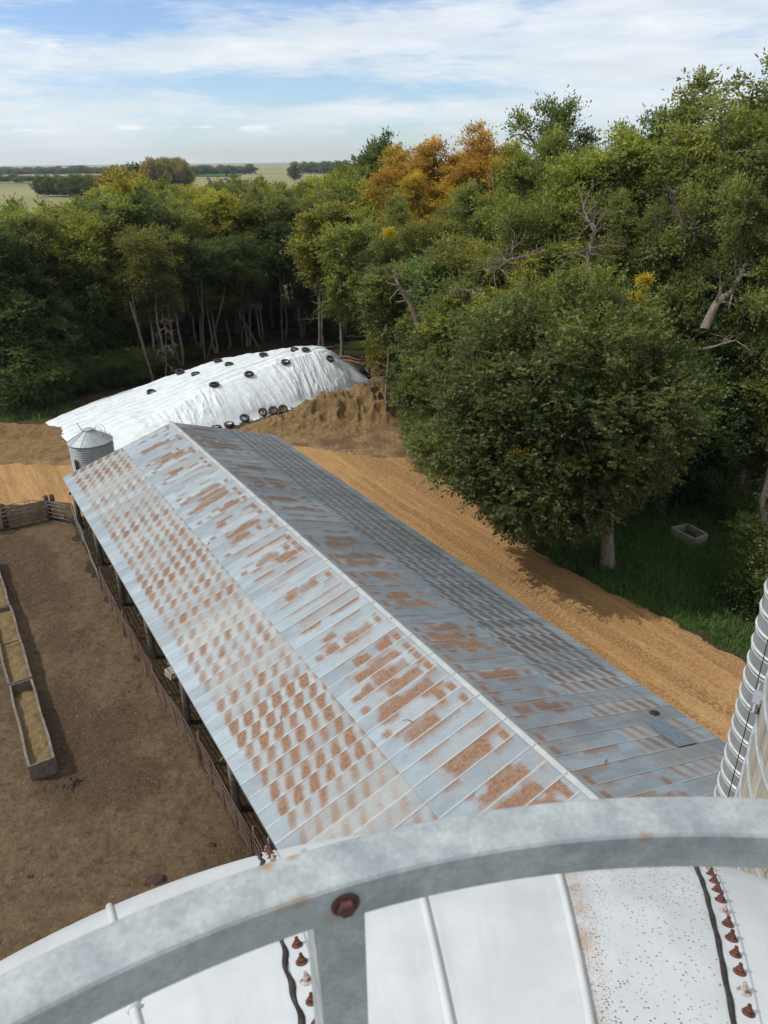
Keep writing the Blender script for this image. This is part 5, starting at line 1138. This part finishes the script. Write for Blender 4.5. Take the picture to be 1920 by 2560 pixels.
o = meshobj('crown', v, F, MLEAF, elm, False, {'tint': tt}); o.color = (.66, .70, .70, 1)
paths = [(wander((0, 0, -.3), (-1.0, .3, 8.5), rg, 10, .05), np.array([.50, .36, .33, .31, .29, .26, .22, .18, .14, .10]))]
for c, r_ in lobes:
    tp = paths[0][0]; c = c+cen; i = int(np.clip(np.searchsorted(tp[:, 2], c[2]*.55), 3, 8)); pl = wander(tp[i], c, rg, 7, .12, .05); paths.append((pl, np.linspace(.13, .03, 7)))
    for j in range(5): paths.append((wander(pl[rg.integers(3, 7)], c+nrmz(rg.normal(size=3))*r_*.9, rg, 4, .12), np.linspace(.03, .008, 4)))
tv, tF = np_tubes(paths, 10); o = meshobj('trunk', tv, tF, MTB, elm, True); o.color = (1.15, 1.1, 1.1, 1)
# small yellow sprays here and there
for i, (dx, dy, Y, r_, lb) in enumerate([(1392, 603, 41.5, .5, 'bright yellow leafy sprig above the right shoulder of the elm'), (1120, 985, 30.6, .36, 'tiny orange yellow leaf cluster low in the elm'), (840, 500, 58, .5, 'yellow leaf patch in the green tree below the golden crown'), (1370, 640, 41, .45, 'small orange leaf cluster just below the yellow sprig')]):
    p = at_y(dx, dy, Y); ns = int(260*r_)+40; dd_ = nrmz(rg.normal(size=(ns, 3))); Pp = np.array(p)+np.clip(rg.normal(size=(ns, 3)), -1.8, 1.8)*.38*r_*np.array([1, .8, .55]); v, F, tt = sprigs(Pp, dd_, np.full(ns, .75), .3, 5, .07, .13, .3, rg)
    o = meshobj('yellow_sprig', v, F, MLEAF, None, False, {'tint': tt}); o.color = (2.1, 1.4, .4, 1); tag(o, lb, 'leaf sprig', 'yellow leaf sprigs in the right wood')
# dead bare trees
def snag(p, H, label, seed, nb=16, tr=.12, col=(1.1, 1.05, 1.0), lean=(0, 0), spread=2.4, droop=0.0):
    rg_ = np.random.default_rng(seed); e = empty('dead_tree', p, 0, label, 'dead tree', 'bare dead trees')
    tp = wander((0, 0, -.2), (lean[0], lean[1], H), rg_, 10, .10); ps = [(tp, np.linspace(tr, .02, 10))]
    for k in range(nb):
        i = rg_.integers(3, 9); a = rg_.uniform(0, 6.28); ln = spread*rg_.uniform(.4, 1)*(1.1-i/12); pl = wander(tp[i], tp[i]+np.array([math.cos(a)*ln, math.sin(a)*ln, ln*(.6-droop)]), rg_, 6, .18); ps.append((pl, np.linspace(tr*.4, .012, 6)))
        for j in range(5):
            s_ = pl[rg_.integers(2, 6)]; ps.append((wander(s_, s_+nrmz(rg_.normal(size=3)+np.array([math.cos(a), math.sin(a), .3-droop]))*rg_.uniform(.3, .9), rg_, 4, .15), np.linspace(.02, .006, 4)))
    tv, tF = np_tubes(ps, 6); o = meshobj('trunk', tv, tF, MTB, e, True); o.color = (*col, 1); return e
p = at_y(688, 385, 92); snag((p.x, 92, 0), p.z, 'pale bare dead tree poking above the wood left of the yellow green tree', 5, 20, .13)
p = at_y(325, 690, 69.5); snag((p.x+.4, 69.5, 0), p.z+1, 'dead grey snag with drooping twigs above the low end of the cover', 6, 18, .07, (.75, .7, .66), (.8, 0), 1.9, 1.3)
p = at_y(262, 400, 88); snag((p.x, 88, 0), p.z, 'thin grey leafless tree above the left part of the wood', 7, 18, .10, (.9, .87, .85))
p = at_y(1080, 570, 50); snag((at_y(1130, 600, 50).x, 50, 0), at_y(1130, 560, 50).z, 'grey dead boughs jutting left from the right wood', 8, 30, .13, (1.0, .97, .93), (-4.5, -1.5), 3.0, .5)
p = at_y(560, 755, 83); 
for i, (dx, dyt, Y, lx, r_, H_) in enumerate([(440, 600, 79.5, .6, .17, None), (470, 640, 80.5, 2.6, .16, None), (563, 620, 84, -3.2, .17, None), (525, 650, 86, .2, .12, None), (612, 560, 88, .3, .16, None), (690, 540, 81, .1, .17, None), (505, 660, 84, -.8, .10, None), (325, 650, 69.5, -1.2, .2, None)]):
    b_ = at_y(dx if i != 1 else 445, 760, Y); tpz = at_y(dx, dyt, Y).z
    e = empty('bare_trunk', (b_.x, Y, 0), 0, ['straight pale trunk rising behind the second rear edge tyre', 'pale trunk leaning right, forking from the base of the straight pale trunk', 'pale trunk leaning left above the brow of the cover', 'thin straight trunk behind the middle of the cover', 'twin pale trunk left of the yellow green tree', 'tall brown trunk under the yellow green crown', 'thin dark sapling stem between the pale trunks', 'mossy trunk beside the drooping bare branches'][i], 'tree trunk', 'bare trunks seen in front of the dark wood')
    tv, tF = np_tubes([(wander((0, 0, -.3), (lx, 0, max(5, tpz)), rg, 9, .05), np.linspace(r_*.85, r_*.42, 9)), (wander((lx*.6, 0, tpz*.6), (lx*.6+rg.uniform(-1.5, 1.5), .3, tpz+1), rg, 6, .08), np.linspace(r_*.5, .03, 6))], 9); o = meshobj('trunk', tv, tF, MTB, e, True); o.color = (.62, .58, .54, 1)

def limb(chain, r0, r1, label, seed, tw=8, twl=1.2, col=(1.1, 1.05, 1.0), name='leaning_trunk', grp='bare trunks and limbs in the right wood'):
    rg_ = np.random.default_rng(seed); P_ = [at_y(*q) for q in chain]; o_ = P_[0]; e = empty(name, o_, 0, label, 'tree trunk', grp); pts = []
    for a, b in zip(P_[:-1], P_[1:]): pts += list(wander(np.array(a-o_), np.array(b-o_), rg_, 6, .07))[:-1]
    pts.append(np.array(P_[-1]-o_)); n = len(pts); ps = [(np.array(pts), np.linspace(r0, r1, n))]
    for k in range(tw):
        i = rg_.integers(n//3, n); d_ = nrmz(rg_.normal(size=3)+np.array([0, -.3, .3])); s_ = pts[i]; pl = wander(s_, s_+d_*twl*rg_.uniform(.5, 1.2), rg_, 5, .2); ps.append((pl, np.linspace(r1*.8, .012, 5)))
        for j in range(3): q = pl[rg_.integers(1, 5)]; ps.append((wander(q, q+nrmz(d_+rg_.normal(size=3)*.6)*twl*.4, rg_, 4, .2), np.linspace(.018, .006, 4)))
    tv, tF = np_tubes(ps, 8); o = meshobj('trunk', tv, tF, MTB, e, True); o.color = (*col, 1)
limb([(908, 715, 52.5), (885, 655, 52.8), (862, 618, 53), (848, 585, 53.5)], .20, .09, 'pale broken trunk leaning left between the soil heap and the elm', 1, 10)
limb([(1522, 712, 39.5), (1548, 655, 40), (1580, 630, 40.5), (1612, 570, 41)], .24, .12, 'thick grey trunk leaning right behind the right shoulder of the elm', 2, 10)
limb([(1540, 525, 43), (1508, 508, 43), (1480, 490, 43), (1462, 455, 43.5), (1445, 430, 44)], .17, .07, 'dark crooked limb high in the right wood', 3, 14, 1.6, (.5, .45, .42))
limb([(1290, 640, 44), (1270, 560, 44.5), (1283, 500, 45), (1262, 455, 46)], .15, .06, 'grey bare stem with twisted dead twigs above the elm top', 4, 24, 1.8, (1.0, .95, .9))
limb([(1135, 555, 46), (1100, 562, 45.4), (1068, 585, 45)], .09, .03, 'fan of grey dead branches reaching left above the elm', 5, 22, 1.6, (1.25, 1.2, 1.15))
limb([(1480, 755, 38), (1530, 752, 38), (1590, 735, 38)], .09, .05, 'thin horizontal grey limb in the dark gap right of the elm', 6, 6, 1.2)
limb([(1655, 1140, 31), (1645, 1085, 31.2), (1668, 1000, 31.5)], .17, .12, 'pale trunk at the right photo edge beyond the grass', 7, 3, .8, (1.2, 1.15, 1.1))
limb([(836, 912, 57.5), (838, 840, 57.5), (842, 790, 57.6), (840, 700, 58)], .15, .11, 'pale slender trunk standing at the right end of the brown heap', 8, 8, .9, (.95, .9, .85))
limb([(690, 750, 79), (691, 660, 79.2), (693, 560, 79.5), (690, 500, 80)], .17, .1, 'tall pale trunk under the yellow green crown right of the cover crest', 9, 12, 1.6, (.95, .9, .85))

# ================================================================== GRASS
def grass(name, P0, n, poly, hgt, label, sd, cl=(1, 1, 1)):
    rg_ = np.random.default_rng(sd); P0 = [Vector(q) for q in P0]; xs = [q.x for q in P0]; ys = [q.y for q in P0]
    X = rg_.uniform(min(xs)-1, max(xs)+1, n*3); Y = rg_.uniform(min(ys)-1, max(ys)+1, n*3); s = poly_sd(X, Y, P0)+(fbm(X/1.2, Y/1.2, 401, 3)-.5)*3.0; rd = poly_sd(X, Y, ROAD)+(fbm(X/1.1, Y/1.1, 33, 4)-.5)*.9
    ok = (s > 0) & (rd < .25) & (rg_.random(n*3) < .35+.75*sstep(fbm(X/1.8, Y/1.8, 403, 3), .3, .6)); X = X[ok][:n]; Y = Y[ok][:n]; m = len(X)
    a = rg_.uniform(0, 6.28, m); h_ = hgt*(.5+rg_.random(m))*(.6+.8*fbm(X/1.5, Y/1.5, 405, 3)); le = h_*rg_.uniform(.2, .9, m); w_ = .012+.01*rg_.random(m); z0 = ground_h(X, Y)-.02
    dx_, dy_ = np.cos(a), np.sin(a); b = np.stack([X, Y, z0], -1); px = np.stack([-dy_*w_, dx_*w_, 0*X], -1); mid = b+np.stack([dx_*le*.35, dy_*le*.35, h_*.65], -1); tip = b+np.stack([dx_*le, dy_*le, h_], -1)
    v = np.stack([b-px, b+px, mid+px*.7, tip, mid-px*.7], 1).reshape(-1, 3); i = np.arange(m)*5; F = np.concatenate([np.stack([i, i+1, i+2, i+4], -1), np.stack([i+4, i+2, i+3, i+3], -1)])
    f3 = [tuple(q) for q in F[:m]]+[tuple(q[:3]) for q in F[m:]]
    tt = np.repeat(np.clip(.35+.6*(fbm(X/2, Y/2, 409, 3)-.4)+rg_.normal(size=m)*.15, 0, 1), 5)
    me = bpy.data.meshes.new(name); me.vertices.add(len(v)); me.vertices.foreach_set('co', v.astype(np.float32).ravel())
    li = np.concatenate([F[:m].ravel(), F[m:, :3].ravel()]).astype(np.int32); me.loops.add(len(li)); me.loops.foreach_set('vertex_index', li); me.polygons.add(2*m); me.polygons.foreach_set('loop_start', np.concatenate([np.arange(m)*4, 4*m+np.arange(m)*3]).astype(np.int32)); me.update(calc_edges=True)
    at_ = me.attributes.new('tint', 'FLOAT', 'POINT'); at_.data.foreach_set('value', tt.astype(np.float32)); me.materials.append(MGRS); o = bpy.data.objects.new(name, me); COL.objects.link(o); o.color = (*cl, 1); return tag(o, label, 'grass', kind='stuff')
MGRS = m_leaf('grass_blades', (0.055, 0.115, 0.022), (0.105, 0.180, 0.050), (0.20, 0.27, 0.08), .4)
grass('verge_grass', GRASS_R, 90000, None, .26, 'green grass growing between the gravel road and the right wood', 501)
grass('edge_grass', GRASS_L, 16000, None, .5, 'bright grass strip between the tan soil and the left wood', 502)

# ================================================================== FAR COUNTRY
def far_tree(key, dx, dytop, Y, label, col, sxy=1.0, name='distant_tree', z=-.3, hmin=4, grp='single trees far out in the fields', H=None):
    p = at_y(dx, dytop, Y); Hh = H or max(hmin, p.z); s = Hh/PROTO[key][2]; return put_tree(key, p.x, Y, s, label, col, 'tree', grp, name, sxy=sxy, z=p.z-Hh if H else z)
far_tree('far', 285, 354, 330, 'dark round tree standing out beyond the left wood', DG, .9)
for i, (dx, dy) in enumerate([(242, 364), (262, 362), (300, 372)]): far_tree('far', dx, dy, 200+i*12, ['orange brown tree left of the dark round tree beyond the wood', 'larger orange brown tree left of the dark round tree', 'small orange brown tree right of the dark round tree'][i], (1.35, .90, .75), .8)
def hterrain(X, Y): return -.35
def grove(name, pts, label, col, key='far', cat='distant trees'):
    mc, mt_, H = PROTO[key]; nvs = len(mc.vertices); co = np.empty(nvs*3, np.float32); mc.vertices.foreach_get('co', co); co = co.reshape(-1, 3); tn = np.empty(nvs, np.float32); mc.attributes['tint'].data.foreach_get('value', tn)
    V = []; T_ = []; sub = np.random.default_rng(len(pts)).random(nvs//4) < .8
    for j, (X, Y, h_, w_) in enumerate(pts):
        a = j*2.1; c, s = math.cos(a), math.sin(a); q = co.reshape(-1, 4, 3)[sub].reshape(-1, 3); V.append(np.stack([(q[:, 0]*c-q[:, 1]*s)*w_+X, (q[:, 0]*s+q[:, 1]*c)*w_+Y, q[:, 2]*h_/H-.3], -1)); T_.append(tn.reshape(-1, 4)[sub].ravel())
    V = np.concatenate(V); F = np.arange(len(V)).reshape(-1, 4); o = meshobj(name, V, F, MLEAF, None, False, {'tint': np.concatenate(T_)}); o.color = (*col, 1); return tag(o, label, cat, kind='stuff')
def line(dx0, dx1, Y0, Y1, n, h0, h1, w_=1.0, jy=0, seed=1):
    r_ = random.Random(seed); out = []
    for i in range(n):
        f = (i+.5)/n; Y = Y0+(Y1-Y0)*f+r_.uniform(-jy, jy); X = at_y(dx0+(dx1-dx0)*f, 350, Y).x; out.append((X, Y, r_.uniform(h0, h1), w_*r_.uniform(.8, 1.2)))
    return out
grove('tree_belt', line(74, 205, 560, 520, 22, 11, 13.5, .9, 6, 1)+line(150, 260, 545, 500, 14, 10, 13, .9, 8, 2), 'dark tree belt across the pale field beyond the left wood', DK)
grove('grove', line(312, 400, 640, 660, 26, 16, 23, 1.3, 30, 3), 'reddish brown grove of tall trees in the middle of the fields', (1.3, .95, 1.0))
grove('tree_belt', line(-40, 300, 1800, 1750, 44, 11, 17, 2.2, 60, 4), 'long low belt of trees along the far left horizon', DK)
grove('tree_belt', line(300, 545, 1350, 1500, 34, 11, 16, 2.0, 50, 5), 'belt of trees on the horizon behind the brown grove', DK)
grove('tree_belt', line(655, 790, 1500, 1100, 22, 14, 20, 2.0, 60, 6), 'dark trees on the horizon left of the tall dark round tree', DK)
grove('tree_belt', line(700, 790, 420, 380, 14, 10, 13, 1.0, 20, 7), 'nearer dark trees just left of the tall dark round tree', DG)
grove('tree_belt', line(445, 560, 520, 500, 18, 6, 11, .8, 20, 8), 'row of small dark trees behind the green field', DG, 'farcone')
grove('tree_belt', line(400, 470, 430, 420, 10, 5, 9, .8, 15, 9), 'short row of pointed dark trees near the green field', DG, 'farcone')
grove('tree_belt', line(330, 445, 400, 390, 14, 4, 7, .8, 10, 14), 'hedge along the front of the green field', DK)
grove('tree_belt', line(-80, 60, 1050, 1000, 12, 6, 10, 1.5, 30, 10), 'scattered trees at the left end of the horizon', DK)
grove('tree_belt', line(600, 760, 330, 300, 16, 6, 10, .9, 15, 11), 'olive trees beyond the skyline of the wood', OL)
far_tree('far', 635, 349.5, 900, 'small lone tree in the pale field right of the brown grove', DK, 1.0, hmin=9)
MTINW = simple('white_tin', (.7, .7, .7), (.8, .8, .8), 1, .5); MWALL = simple('grey_wall', (.3, .3, .3), (.4, .4, .4), 1, .8)
p = at_y(783, 358, 420); e = empty('farm_shed', (p.x, 420, -.3), .4, 'tiny white roofed farm shed beside the tall dark round tree', 'shed')
mb = MB(); mb.box((0, 0, 2.2), (16, 9, 4.4)); mb.build('wall', MWALL, e)
mb = MB(); mb.add([(-8.3, -5, 4.3), (8.3, -5, 4.3), (8.3, 0, 6.8), (-8.3, 0, 6.8), (8.3, 5, 4.3), (-8.3, 5, 4.3)], [(0, 1, 2, 3), (3, 2, 4, 5)]); mb.build('roof', MTINW, e)
# ---- haze
mb = MB(); mb.box((0, 3900, 54), (9000, 9000, 130)); hz = mb.build('haze', MG); tag(hz, kind='stuff'); hz.data.materials.clear()
m, t, o_ = newmat('haze'); pv = t.node('ShaderNodeVolumePrincipled', {'Color': (.80, .88, 1.0, 1), 'Density': .00008, 'Anisotropy': .3}); t.l.new(pv.outputs[0], o_.inputs['Volume']); hz.data.materials.append(m)
